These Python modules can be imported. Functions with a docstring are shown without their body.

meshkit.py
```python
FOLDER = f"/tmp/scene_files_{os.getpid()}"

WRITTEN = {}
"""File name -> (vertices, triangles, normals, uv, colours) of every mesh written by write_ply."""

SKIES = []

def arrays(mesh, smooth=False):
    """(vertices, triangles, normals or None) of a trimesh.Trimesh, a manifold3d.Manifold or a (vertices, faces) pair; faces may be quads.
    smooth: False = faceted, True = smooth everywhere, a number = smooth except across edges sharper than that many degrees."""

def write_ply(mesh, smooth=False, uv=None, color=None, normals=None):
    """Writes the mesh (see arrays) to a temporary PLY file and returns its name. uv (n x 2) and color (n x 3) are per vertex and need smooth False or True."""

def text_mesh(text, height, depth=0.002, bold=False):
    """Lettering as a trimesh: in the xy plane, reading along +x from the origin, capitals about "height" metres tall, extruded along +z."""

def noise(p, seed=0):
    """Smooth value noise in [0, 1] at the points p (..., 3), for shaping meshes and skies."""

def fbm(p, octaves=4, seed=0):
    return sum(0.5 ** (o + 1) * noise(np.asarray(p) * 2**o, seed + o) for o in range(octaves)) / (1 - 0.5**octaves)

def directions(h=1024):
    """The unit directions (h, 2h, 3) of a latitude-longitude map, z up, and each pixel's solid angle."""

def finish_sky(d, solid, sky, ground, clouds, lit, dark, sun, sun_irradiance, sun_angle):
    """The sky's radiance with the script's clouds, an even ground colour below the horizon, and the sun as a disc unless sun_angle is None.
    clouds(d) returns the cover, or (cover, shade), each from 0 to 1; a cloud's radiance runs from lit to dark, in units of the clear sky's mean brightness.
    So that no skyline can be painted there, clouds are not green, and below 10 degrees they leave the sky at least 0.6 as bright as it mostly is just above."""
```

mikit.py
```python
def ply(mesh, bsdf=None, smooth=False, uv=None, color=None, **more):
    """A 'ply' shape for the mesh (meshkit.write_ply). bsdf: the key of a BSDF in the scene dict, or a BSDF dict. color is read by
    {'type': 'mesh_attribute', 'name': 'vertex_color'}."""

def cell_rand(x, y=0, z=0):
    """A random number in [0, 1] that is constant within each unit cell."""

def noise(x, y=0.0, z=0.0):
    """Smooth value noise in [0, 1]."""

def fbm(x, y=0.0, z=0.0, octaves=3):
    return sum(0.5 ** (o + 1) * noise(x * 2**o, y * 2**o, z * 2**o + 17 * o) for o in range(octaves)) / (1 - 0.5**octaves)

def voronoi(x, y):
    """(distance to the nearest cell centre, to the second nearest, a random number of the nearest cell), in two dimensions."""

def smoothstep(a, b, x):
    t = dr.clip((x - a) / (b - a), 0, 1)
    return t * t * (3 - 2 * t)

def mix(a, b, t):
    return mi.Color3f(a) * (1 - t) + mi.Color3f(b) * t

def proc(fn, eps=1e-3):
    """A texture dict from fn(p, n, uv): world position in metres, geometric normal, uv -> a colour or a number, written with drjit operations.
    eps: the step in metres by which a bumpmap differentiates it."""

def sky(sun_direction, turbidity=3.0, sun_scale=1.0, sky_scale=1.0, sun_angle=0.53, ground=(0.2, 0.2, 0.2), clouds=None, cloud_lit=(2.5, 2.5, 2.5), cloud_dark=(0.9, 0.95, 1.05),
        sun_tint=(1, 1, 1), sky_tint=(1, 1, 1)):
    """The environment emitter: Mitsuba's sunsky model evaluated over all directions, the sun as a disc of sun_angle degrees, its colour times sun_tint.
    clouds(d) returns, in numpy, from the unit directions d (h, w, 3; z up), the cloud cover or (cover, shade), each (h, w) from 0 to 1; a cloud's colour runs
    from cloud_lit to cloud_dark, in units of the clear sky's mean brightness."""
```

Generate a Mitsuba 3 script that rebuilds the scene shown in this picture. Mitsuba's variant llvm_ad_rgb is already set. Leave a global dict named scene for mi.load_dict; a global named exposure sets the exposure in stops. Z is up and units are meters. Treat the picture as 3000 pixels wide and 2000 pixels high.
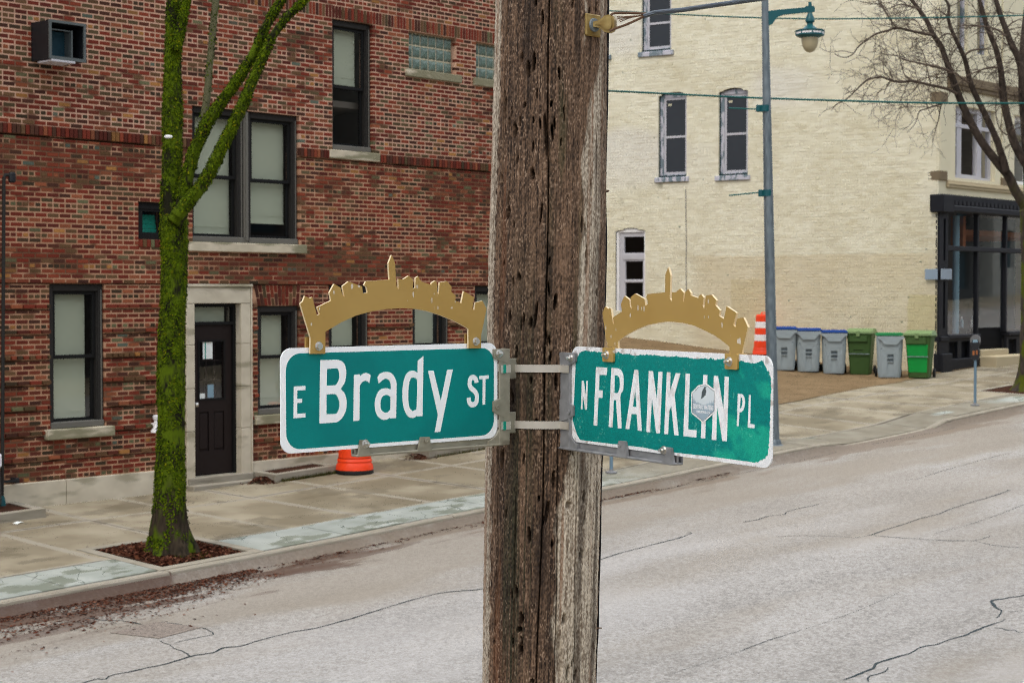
import math, random, json
import numpy as np, trimesh, drjit as dr, mitsuba as mi, mikit, meshkit
from mikit import proc, noise, fbm, voronoi, cell_rand, smoothstep, mix
from shapely.geometry import Polygon, LineString, Point, box as sbox
from shapely.ops import unary_union
random.seed(7)
RNG = np.random.default_rng(7)
T = mi.ScalarTransform4f
scene, labels = {}, {}

# ---------------------------------------------------------------- camera, sky, exposure
PITCH = math.atan(0.028)
CAM_Z = 2.9
scene['camera'] = {'type': 'thinlens', 'fov': 33.3985, 'fov_axis': 'x', 'near_clip': 0.05, 'far_clip': 900.0,
                   'aperture_radius': 0.0018, 'focus_distance': 3.95,
                   'to_world': T().look_at(origin=[0, 0, CAM_Z], target=[0, math.cos(PITCH), CAM_Z - math.sin(PITCH)], up=[0, 0, 1])}
scene['sky'] = mikit.sky([-0.35, -0.55, 0.75], turbidity=3, sun_scale=0.16, sun_angle=24, clouds=lambda d: (1.0, 1 - np.clip(d[..., 2], 0, 1)),   # an even overcast, three times brighter overhead than at the horizon
                        
                         cloud_lit=(3.3, 3.5, 3.8), cloud_dark=(1.1, 1.165, 1.27), sun_tint=(.92, 1.0, 1.12), ground=(0.2, 0.19, 0.18))
exposure = 2.5

# ---------------------------------------------------------------- small helpers
def lin(r, g, b, k=1.0):
    c = np.array([r, g, b]) / 255.0
    return [float(x) for x in np.clip(np.where(c < .04045, c / 12.92, ((c + .055) / 1.055) ** 2.4) * k, 0, .9)]
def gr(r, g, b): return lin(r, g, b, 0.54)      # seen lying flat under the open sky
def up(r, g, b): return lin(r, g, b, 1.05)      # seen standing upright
def cf(c): return mi.Color3f(*c)

def pbr(key, color, rough=.6, metal=0., spec=.4, **more):
    col = color if isinstance(color, dict) else {'type': 'rgb', 'value': color}
    scene[key] = {'type': 'twosided', 'bsdf': {'type': 'principled', 'base_color': col, 'roughness': rough, 'metallic': metal, 'specular': spec, **more}}
    return key
def matte(key, color):
    col = color if isinstance(color, dict) else {'type': 'rgb', 'value': color}
    scene[key] = {'type': 'twosided', 'bsdf': {'type': 'diffuse', 'reflectance': col}}
    return key
VC = {'type': 'mesh_attribute', 'name': 'vertex_color'}

used = {}
def fresh(key):
    n = used.get(key, 0)
    used[key] = n + 1
    return key if n == 0 else '%s_%03d' % (key, n)
def add(key, mesh, bsdf, smooth=False, number=True, **kw):
    if number: key = fresh(key)
    scene[key] = mikit.ply(mesh, bsdf, smooth=smooth, **kw)
    return key
def lab(key, label=None, cat=None, group=None, kind=None):
    labels[key] = {k: v for k, v in (('label', label), ('category', cat), ('group', group), ('kind', kind)) if v}

def arr(m):
    if isinstance(m, tuple): return np.asarray(m[0], float), np.asarray(m[1], int)
    if hasattr(m, 'to_mesh'):
        q = m.to_mesh(); return np.array(q.vert_properties[:, :3], float), np.array(q.tri_verts, int)
    return np.array(m.vertices, float), np.array(m.faces, int)
def cat(ms):
    V, F, n = [], [], 0
    for m in ms:
        v, f = arr(m); V.append(v); F.append(f + n); n += len(v)
    return np.vstack(V), np.vstack(F)
BF_ = np.array([[0,2,1],[0,3,2],[4,5,6],[4,6,7],[0,1,5],[0,5,4],[1,2,6],[1,6,5],[2,3,7],[2,7,6],[3,0,4],[3,4,7]])
def bx(x0, x1, y0, y1, z0, z1):
    return np.array([[x0,y0,z0],[x1,y0,z0],[x1,y1,z0],[x0,y1,z0],[x0,y0,z1],[x1,y0,z1],[x1,y1,z1],[x0,y1,z1]], float), BF_
def bxc(x0, x1, y0, y1, z0, z1, c=.005):
    P = []
    for sx, X in ((1, x0), (-1, x1)):
        for sy, Y in ((1, y0), (-1, y1)):
            for sz, Z in ((1, z0), (-1, z1)):
                P += [(X + sx*c, Y + sy*c, Z), (X + sx*c, Y, Z + sz*c), (X, Y + sy*c, Z + sz*c)]
    return arr(trimesh.convex.convex_hull(np.array(P)))
def ext(poly, y0, y1):
    """a polygon of (x, z) drawn out along y from y0 to y1"""
    geoms = getattr(poly, 'geoms', [poly]); out = []
    for g in geoms:
        if g.area < 1e-9: continue
        v, f = arr(trimesh.creation.extrude_polygon(g, y1 - y0, engine='earcut'))
        out.append((np.c_[v[:, 0], y0 + v[:, 2], v[:, 1]], f[:, ::-1]))
    return cat(out)
def tube(pts, rad, n=8, cap=True):
    p = np.asarray(pts, float); m = len(p); rad = np.broadcast_to(np.asarray(rad, float), (m,))
    t = np.gradient(p, axis=0); t /= np.linalg.norm(t, axis=1, keepdims=True) + 1e-12
    a = np.cross(t[0], [0, 0, 1.]); 
    if np.linalg.norm(a) < .1: a = np.cross(t[0], [1., 0, 0])
    A = []
    for i in range(m):
        a = a - t[i] * (a @ t[i]); a /= np.linalg.norm(a); A.append(a)
    A = np.array(A); B = np.cross(t, A); ang = np.arange(n) * 2 * math.pi / n
    V = (p[:, None] + rad[:, None, None] * (np.cos(ang)[None, :, None] * A[:, None] + np.sin(ang)[None, :, None] * B[:, None])).reshape(-1, 3)
    i, j = np.meshgrid(np.arange(m - 1), np.arange(n), indexing='ij'); k = (j + 1) % n
    q = np.stack([i*n+j, i*n+k, (i+1)*n+k, (i+1)*n+j], -1).reshape(-1, 4)
    F = np.vstack([q[:, [0, 1, 2]], q[:, [0, 2, 3]]])
    if cap:
        V = np.vstack([V, p[0], p[-1]]); c0, c1 = m*n, m*n+1; j = np.arange(n); k = (j+1) % n
        F = np.vstack([F, np.c_[np.full(n, c0), k, j], np.c_[np.full(n, c1), (m-1)*n+j, (m-1)*n+k]])
    return V, F
def lathe(prof, n=32):
    p = np.array([(max(r, 1e-4), z) for r, z in prof], float); m = len(p); ang = np.arange(n) * 2 * math.pi / n
    V = np.stack([p[:, 0, None] * np.cos(ang), p[:, 0, None] * np.sin(ang), np.broadcast_to(p[:, 1, None], (m, n))], -1).reshape(-1, 3)
    i, j = np.meshgrid(np.arange(m - 1), np.arange(n), indexing='ij'); k = (j + 1) % n
    q = np.stack([i*n+j, i*n+k, (i+1)*n+k, (i+1)*n+j], -1).reshape(-1, 4)
    return V, np.vstack([q[:, [0, 1, 2]], q[:, [0, 2, 3]]])
def dense(pts, step):
    p = np.asarray(pts, float); d = np.r_[0, np.cumsum(np.linalg.norm(np.diff(p[:, :3], axis=0), axis=1))]
    n = max(2, int(d[-1] / step) + 1); s = np.linspace(0, d[-1], n)
    from scipy.interpolate import PchipInterpolator
    return np.stack([PchipInterpolator(d, p[:, k])(s) for k in range(p.shape[1])], 1)
def grid(P):
    """a height sheet from an array (m, n, 3)"""
    m, n = P.shape[:2]; i, j = np.meshgrid(np.arange(m-1), np.arange(n-1), indexing='ij')
    q = np.stack([i*n+j, (i+1)*n+j, (i+1)*n+j+1, i*n+j+1], -1).reshape(-1, 4)
    return P.reshape(-1, 3), np.vstack([q[:, [0, 1, 2]], q[:, [0, 2, 3]]])
def sheet(P, both=True):
    v, f = grid(P); n = np.cross(v[f[0, 1]] - v[f[0, 0]], v[f[0, 2]] - v[f[0, 0]])
    return (v, f[:, ::-1]) if n[2] < 0 else (v, f)

class Frame:
    """x along ex (level), y = away from who looks at the face, z up"""
    def __init__(s, o, ex):
        s.o = np.array(o, float); s.ex = np.array(ex, float); s.ey = np.cross([0, 0, 1.], s.ex); s.M = np.stack([s.ex, s.ey, [0, 0, 1.]], 1)
    def __call__(s, m):
        v, f = arr(m); return v @ s.M.T + s.o, f
    def pt(s, p): return s.M @ np.asarray(p, float) + s.o
PHI = math.radians(41.5)
D = np.array([math.sin(PHI), math.cos(PHI), 0.]); N = np.array([math.cos(PHI), -math.sin(PHI), 0.])
O = np.array([-4.6594, 25.0, 0.0])
ST = Frame(O, D)                                     # street and brick building: x along the street, y into the building
CORNER = ST.pt([22.9, 0, 0])
A57 = math.radians(57.)
YW = Frame(CORNER, [math.sin(A57), -math.cos(A57), 0])   # side wall of the yellow building: x = 0 at the street corner, negative along the wall
YF = Frame(CORNER, D)                                # its street front

# ---------------------------------------------------------------- heights of the sloping street
KU = [-60, -12, -5.8, -3.9, -1.25, 1.4, 3.96, 8.4, 12, 18, 40, 90]; KRZ = [-2.1, -.62, -.41, -.355, -.265, -.155, -.09, .10, .215, .48, 1.35, 3.3]
VK = 4.55
from scipy.interpolate import PchipInterpolator
_kr = PchipInterpolator(KU, KRZ)
def kr(u): return _kr(np.clip(u, -60, 90))
def kerb_h(u): return .14 - .105 * np.clip(np.minimum((np.asarray(u) - 10.2) / .7, (14.6 - np.asarray(u)) / .7), 0, 1)
def zk(u): return kr(u) + kerb_h(u)
def zw(u):
    u = np.asarray(u, float); return np.where(u < -.6, .02 + .02 * np.minimum(u + 3, 0), .02 + .04 * (u + .6))
def zs(u, v):
    u, v = np.asarray(u, float), np.asarray(v, float)
    walk = zw(u) + (zk(u) - zw(u)) * np.clip(v, 0, VK) / VK + .11 * np.clip(-v - 1.5, 0, 8)
    road = kr(u) + .02 * np.clip(v - VK, 0, 6) - .02 * np.clip(v - VK - 6, 0, 6)
    near = kr(u) + .14 + .02 * np.clip(v - 16.6, 0, 30)
    return np.where(v <= VK, walk, np.where(v < 16.55, road, near))
def S3(u, v, dz=0.):
    u, v = np.broadcast_arrays(np.asarray(u, float), np.asarray(v, float))
    return O + u[..., None] * D + v[..., None] * N + np.stack([0*u, 0*u, zs(u, v) + dz], -1)
def on_ground(poly, top, thick, step=None):
    """a flat piece that follows the ground: polygon in (u, v), its top 'top' above the street surface"""
    out = []
    for g in getattr(poly, 'geoms', [poly]):
        v, f = arr(trimesh.creation.extrude_polygon(g, thick, engine='earcut'))
        p = S3(v[:, 0], v[:, 1]); p[:, 2] += v[:, 2] + top - thick
        out.append((p, f[:, ::-1]))
    return cat(out)

# ---------------------------------------------------------------- measured outlines and paths, metres
CROWN = [[0.0728,0.2159],[0.0739,0.251],[0.0467,0.3257],[0.0536,0.3302],[0.0591,0.3421],[0.0719,0.3372],[0.0788,0.3398],[0.0909,0.2995],[0.0989,0.3024],[0.0916,0.3174],[0.1294,0.3319],[0.1251,0.3495],[0.1382,0.3685],[0.1554,0.3606],[0.1601,0.345],[0.1662,0.3395],[0.1609,0.3639],[0.1773,0.3743],[0.215,0.3635],[0.2176,0.3474],[0.2306,0.3499],[0.2281,0.3616],[0.2208,0.3665],[0.226,0.3749],[0.2929,0.3794],[0.2904,0.4164],[0.2994,0.435],[0.309,0.4174],[0.3131,0.3643],[0.3196,0.3567],[0.3186,0.3809],[0.3326,0.3796],[0.3485,0.3882],[0.3626,0.3795],[0.361,0.3585],[0.3684,0.36],[0.3696,0.3835],[0.3771,0.3873],[0.3843,0.3773],[0.3882,0.3743],[0.4165,0.3676],[0.4161,0.3714],[0.4283,0.3779],[0.4343,0.3692],[0.4328,0.3517],[0.4382,0.3449],[0.4412,0.373],[0.463,0.3765],[0.4774,0.364],[0.4766,0.3517],[0.49,0.3425],[0.489,0.331],[0.5072,0.3248],[0.5153,0.353],[0.5475,0.3386],[0.5418,0.3115],[0.5475,0.3081],[0.5521,0.3262],[0.5737,0.3303],[0.5868,0.3112],[0.5695,0.249],[0.5689,0.2171],[0.5298,0.2179],[0.5291,0.2644],[0.5031,0.276],[0.4789,0.2858],[0.443,0.2969],[0.4037,0.307],[0.3648,0.3126],[0.3265,0.314],[0.2831,0.3121],[0.2409,0.3074],[0.1993,0.2986],[0.1582,0.2841],[0.1137,0.2634],[0.1135,0.2152]]
BRADY = {"B":[[[0.1041,0.201],[0.1376,0.2011],[0.1498,0.2009],[0.163,0.197],[0.1712,0.1885],[0.1748,0.1743],[0.1737,0.1595],[0.169,0.1464],[0.1597,0.1356],[0.1689,0.1274],[0.175,0.1132],[0.176,0.0999],[0.1729,0.0851],[0.1646,0.0723],[0.1554,0.0653],[0.1442,0.0618],[0.1013,0.0615]],[[0.1224,0.1813],[0.1477,0.1817],[0.1538,0.1766],[0.1558,0.1667],[0.1547,0.1568],[0.1496,0.148],[0.1425,0.1441],[0.1217,0.1444]],[[0.1208,0.1249],[0.1424,0.1252],[0.1495,0.12],[0.1546,0.1107],[0.1562,0.1007],[0.1545,0.0909],[0.1494,0.0829],[0.1423,0.0806],[0.1205,0.0813]]],"r":[[[0.1968,0.1662],[0.2133,0.1665],[0.2137,0.1618],[0.2206,0.1671],[0.229,0.169],[0.2373,0.1671],[0.2436,0.1642],[0.2398,0.1456],[0.2341,0.15],[0.2268,0.1511],[0.2195,0.1488],[0.2149,0.1431],[0.2128,0.1349],[0.2114,0.0625],[0.1944,0.0625]]],"a":[[[0.2625,0.1574],[0.2679,0.1648],[0.2785,0.1686],[0.2891,0.1695],[0.3019,0.1667],[0.3116,0.1575],[0.3169,0.1463],[0.318,0.1344],[0.3161,0.0632],[0.2995,0.0629],[0.2995,0.0654],[0.292,0.0619],[0.2814,0.0607],[0.2697,0.0647],[0.2613,0.0726],[0.2566,0.0829],[0.255,0.0964],[0.2576,0.1114],[0.2635,0.1229],[0.272,0.1302],[0.2848,0.1326],[0.2954,0.131],[0.3014,0.1289],[0.3014,0.1384],[0.2987,0.1469],[0.2933,0.1521],[0.2869,0.1541],[0.2784,0.1518],[0.2667,0.1438]],[[0.3003,0.1122],[0.2943,0.1158],[0.2868,0.1173],[0.2783,0.1148],[0.273,0.1074],[0.2713,0.0974],[0.2723,0.0873],[0.2772,0.0803],[0.2857,0.0769],[0.2931,0.0779],[0.2996,0.0826]]],"d":[[[0.3796,0.165],[0.3697,0.1696],[0.3625,0.1701],[0.3517,0.1669],[0.3436,0.158],[0.3382,0.1442],[0.3355,0.1275],[0.3349,0.1121],[0.3363,0.0966],[0.3398,0.0824],[0.3461,0.0709],[0.3542,0.0635],[0.3631,0.0612],[0.3713,0.062],[0.3782,0.0659],[0.3782,0.0637],[0.3945,0.0641],[0.3971,0.2026],[0.3804,0.1925]],[[0.3783,0.1442],[0.3751,0.1506],[0.367,0.1547],[0.3606,0.1532],[0.3561,0.1464],[0.3534,0.1324],[0.3519,0.1184],[0.3521,0.1044],[0.3537,0.0916],[0.3569,0.0831],[0.3641,0.0767],[0.3713,0.0789],[0.3771,0.0857]]],"y":[[[0.411,0.1686],[0.4277,0.1684],[0.4496,0.096],[0.4694,0.1694],[0.4863,0.1692],[0.4478,0.0247],[0.4311,0.0244],[0.4408,0.0643]]],"E":[[[0.0338,0.1456],[0.0642,0.1458],[0.0641,0.1369],[0.0424,0.1364],[0.0419,0.1183],[0.0552,0.1186],[0.0552,0.1097],[0.0419,0.1093],[0.0418,0.086],[0.0639,0.086],[0.0639,0.0769],[0.0323,0.0766]]],"T":[[[0.5689,0.1514],[0.5996,0.1519],[0.5996,0.1438],[0.5888,0.1435],[0.5874,0.0824],[0.5795,0.0821],[0.5801,0.1433],[0.5689,0.1431]]]}
S_LINE = [[0.5604,0.1353],[0.5589,0.1423],[0.5541,0.1471],[0.5493,0.1487],[0.5435,0.1472],[0.5397,0.1415],[0.5387,0.1343],[0.5401,0.1277],[0.5444,0.1225],[0.5521,0.1171],[0.5588,0.1103],[0.5617,0.1029],[0.5613,0.0942],[0.5579,0.0871],[0.5511,0.0837],[0.5463,0.0835],[0.5402,0.0864],[0.5368,0.0923],[0.5362,0.101]]
FRANKLIN = {"N1":[[[0.047,0.1484],[0.0544,0.1487],[0.0647,0.1117],[0.0656,0.1487],[0.0727,0.149],[0.0683,0.0802],[0.061,0.0798],[0.0512,0.1163],[0.049,0.0799],[0.0426,0.0799]]],"F":[[[0.1078,0.1828],[0.1545,0.1833],[0.1531,0.166],[0.122,0.1654],[0.1202,0.1288],[0.1367,0.1293],[0.1358,0.1119],[0.118,0.1115],[0.1129,0.0453],[0.0977,0.0446]]],"R":[[[0.1721,0.1834],[0.1995,0.1833],[0.2131,0.1782],[0.22,0.1691],[0.2221,0.1539],[0.2198,0.1333],[0.2087,0.1166],[0.2144,0.0457],[0.199,0.0454],[0.1915,0.1097],[0.1824,0.1097],[0.1771,0.0456],[0.1617,0.0456]],[[0.1865,0.1668],[0.198,0.1665],[0.205,0.1608],[0.2071,0.1498],[0.2057,0.1378],[0.1996,0.1281],[0.1921,0.1255],[0.1845,0.1261]]],"A":[[[0.2651,0.183],[0.2803,0.1825],[0.2948,0.0453],[0.2796,0.0455],[0.2748,0.0818],[0.2542,0.0818],[0.2455,0.0462],[0.23,0.0458]],[[0.2691,0.1357],[0.2742,0.0981],[0.2595,0.0985]]],"N2":[[[0.3217,0.1824],[0.3374,0.1822],[0.3533,0.1183],[0.3587,0.1822],[0.3741,0.182],[0.3649,0.0447],[0.3507,0.0446],[0.3342,0.1223],[0.3271,0.0446],[0.3127,0.0444]]],"K":[[[0.3908,0.1821],[0.4041,0.182],[0.4029,0.1406],[0.4239,0.1815],[0.4411,0.1814],[0.4195,0.1333],[0.4347,0.0451],[0.4191,0.0448],[0.4078,0.1082],[0.4004,0.098],[0.3956,0.0453],[0.3811,0.0447]]],"L1":[[[0.4603,0.1821],[0.4756,0.1819],[0.4695,0.061],[0.5004,0.061],[0.4992,0.0454],[0.4524,0.0453]]],"I":[[[0.5232,0.1818],[0.5378,0.1818],[0.5304,0.0453],[0.5155,0.0455]]],"N3":[[[0.5607,0.1814],[0.5743,0.1812],[0.5938,0.1101],[0.5976,0.1814],[0.6117,0.1809],[0.6055,0.045],[0.5903,0.045],[0.5721,0.1175],[0.5692,0.045],[0.5538,0.0446]]],"P":[[[0.6423,0.1477],[0.6546,0.1471],[0.662,0.1426],[0.6657,0.1336],[0.6645,0.1212],[0.6585,0.1124],[0.6511,0.1089],[0.6474,0.1091],[0.6451,0.0792],[0.639,0.0795]],[[0.6517,0.1405],[0.6559,0.1392],[0.6576,0.1331],[0.6567,0.1238],[0.653,0.1178],[0.6486,0.1169]]],"L2":[[[0.679,0.1468],[0.685,0.1468],[0.683,0.0871],[0.6975,0.0865],[0.6968,0.0788],[0.6753,0.0789]]]}
FACE_R = [[0.0278,0.2062],[0.0455,0.218],[0.0602,0.22],[0.0864,0.2189],[0.1123,0.2191],[0.1408,0.2176],[0.1884,0.2175],[0.2022,0.2194],[0.2159,0.2167],[0.2431,0.2183],[0.2566,0.2141],[0.2887,0.2166],[0.315,0.2167],[0.3411,0.2183],[0.3617,0.2167],[0.3923,0.2169],[0.4174,0.2177],[0.4475,0.2171],[0.4407,0.2169],[0.4959,0.2154],[0.539,0.2168],[0.5761,0.2161],[0.5917,0.2185],[0.6099,0.2156],[0.6533,0.2158],[0.6659,0.213],[0.6859,0.2106],[0.7057,0.2136],[0.7179,0.2195],[0.7253,0.2167],[0.7327,0.2045],[0.74,0.1924],[0.7384,0.2008],[0.742,0.1919],[0.7479,0.1877],[0.7487,0.1742],[0.746,0.1183],[0.7451,0.0731],[0.7407,0.0365],[0.7384,0.0257],[0.7266,0.0187],[0.7123,0.0114],[0.698,0.0087],[0.5483,0.0086],[0.4149,0.0067],[0.3592,0.0063],[0.2935,0.0087],[0.1741,0.0072],[0.0385,0.0063],[0.0255,0.0173],[0.0123,0.0395],[0.0057,0.0516],[0.0106,0.0893],[0.0154,0.1465],[0.0179,0.1892]]
STICKER = [[0.5345,0.164],[0.5668,0.1502],[0.5671,0.1046],[0.5245,0.0786],[0.4822,0.0972],[0.482,0.1413],[0.507,0.1585]]
CRACKS = [[[-7.37,7.84],[-7.13,7.8],[-7.11,7.88],[-6.97,7.79],[-6.78,7.82],[-6.64,7.82],[-6.47,7.86],[-6.32,7.84],[-6.1,7.81],[-5.91,7.87],[-5.73,7.79],[-5.61,7.87],[-5.32,7.82],[-4.91,7.79],[-4.7,7.84],[-4.55,7.83],[-4.32,7.81],[-2.78,7.6],[-2.31,7.85],[-1.49,8.03],[-0.28,7.84],[0.28,7.79],[0.84,7.79],[1.23,7.79],[1.59,7.73],[1.73,7.68],[1.75,7.58]],[[-5.26,6.84],[-5.29,6.93],[-5.45,7.19],[-5.87,7.2]],[[-5.86,6.97],[-5.94,7.28],[-6.03,7.55],[-6.13,7.81]],[[-5.59,5.38],[-5.55,5.68],[-5.45,5.88],[-5.48,6.2]],[[-5.91,6.26],[-5.32,6.22],[-5.26,6.84]],[[2.83,7.7],[3.16,7.74],[3.44,7.71],[3.71,7.8],[3.94,7.7],[4.3,7.67],[4.55,7.69],[4.74,7.69]],[[7.35,7.51],[7.44,7.71],[8.34,7.61],[9.45,7.53],[10.61,7.45],[11.24,7.48]],[[1.97,8.74],[2.24,9.03],[2.36,9.35],[2.37,9.6],[2.65,9.67],[3.25,9.6],[3.77,9.57],[4.2,9.53],[4.62,9.55],[5.06,9.51],[5.72,9.48],[6.4,9.48],[6.98,9.42]],[[2.65,9.67],[2.64,9.93],[2.67,10.22],[2.75,10.59],[2.93,10.89],[2.81,11.21],[2.89,11.52]],[[2.93,10.89],[3.18,10.88],[3.36,10.94]],[[3.17,10.25],[3.71,10.28],[4.53,10.25],[5.83,10.16]],[[-3.43,12.87],[-3.12,12.85],[-2.92,12.86],[-2.71,12.81],[-2.47,12.84],[-2.09,12.86],[-2.02,12.85],[-1.85,12.91],[-1.61,12.92],[-1.17,12.92],[-0.78,12.92],[-0.57,12.94]],[[-0.6,12.85],[-0.32,12.78],[0.01,12.54],[0.09,12.51],[0.23,12.57],[0.44,12.63],[0.75,12.51]],[[-0.32,12.85],[-0.16,12.93]],[[-0.95,12.98],[-0.93,13.12],[-0.94,13.29]],[[-3.34,13.06],[-3.18,12.96],[-2.96,12.97],[-2.81,12.94]],[[-4.18,11.68],[-3.59,11.69],[-2.68,11.67],[-1.73,11.69],[-0.12,11.59]],[[3.78,4.64],[4.84,4.81],[5.63,4.8],[6.23,4.86],[10.12,4.76]],[[11.49,4.64],[12.48,4.7],[13.52,4.73],[14.57,4.77]]]
PATCH = [[-5.91,6.26],[-5.32,6.22],[-5.26,6.84],[-5.81,6.9]]
TREE1 = {"trunk":[[-4.008,20.0,-0.231,0.344],[-4.007,20.0,-0.118,0.292],[-4.019,20.0,0.019,0.244],[-4.03,20.0,0.172,0.214],[-4.025,20.0,0.333,0.196],[-4.019,20.0,0.574,0.184],[-4.008,20.0,1.177,0.16],[-3.997,20.0,1.739,0.156],[-3.994,20.0,2.34,0.154],[-3.966,20.0,2.9,0.146],[-3.952,20.0,3.339,0.148],[-3.955,20.0,3.579,0.156],[-3.961,20.0,3.858,0.144],[-3.98,20.0,4.097,0.124],[-3.978,20.0,4.376,0.114],[-3.969,20.0,4.615,0.114],[-3.967,20.0,4.933,0.114],[-3.966,20.0,5.211,0.106],[-3.96,20.0,5.528,0.096],[-3.95,20.0,5.806,0.092],[-3.949,20.0,6.083,0.084],[-3.939,20.0,6.321,0.076],[-3.929,20.0,6.796,0.068],[-3.917,20.0,7.506,0.056]],"limb":[[-3.928,19.85,3.725,0.0842],[-3.821,19.85,3.937,0.0886],[-3.794,19.85,4.131,0.0753],[-3.73,19.85,4.396,0.0709],[-3.658,19.85,4.607,0.0691],[-3.56,19.85,4.836,0.0691],[-3.391,19.85,5.083,0.0638],[-3.204,19.85,5.338,0.0585],[-3.036,19.85,5.593,0.0549],[-2.92,19.85,5.821,0.0532],[-2.804,19.85,6.067,0.0496],[-2.662,19.85,6.295,0.0443],[-2.467,19.85,6.611,0.0372]],"limb_001":[[-3.863,19.7,3.789,0.0748],[-3.739,19.7,3.947,0.0792],[-3.616,19.7,4.087,0.0739],[-3.492,19.7,4.279,0.0704],[-3.315,19.7,4.629,0.0668],[-3.164,19.7,4.927,0.0633],[-3.023,19.7,5.241,0.058],[-2.881,19.7,5.573,0.0528],[-2.758,19.7,5.834,0.0475],[-2.608,19.7,6.043,0.044],[-2.362,19.7,6.287,0.0405],[-2.029,19.7,6.618,0.0334]],"limb_002":[[-3.631,20.15,4.955,0.0432],[-3.604,20.15,5.098,0.0432],[-3.581,20.15,5.277,0.0414],[-3.551,20.15,5.634,0.0396],[-3.524,20.15,5.901,0.0396],[-3.5,20.15,6.133,0.0396],[-3.481,20.15,6.346,0.0414],[-3.47,20.15,6.702,0.036]],"limb_003":[[-3.91,19.9,5.723,0.0622],[-3.855,19.9,5.952,0.0586],[-3.81,19.9,6.145,0.0533],[-3.774,19.9,6.339,0.048],[-3.728,19.9,6.655,0.0409]]}
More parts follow.
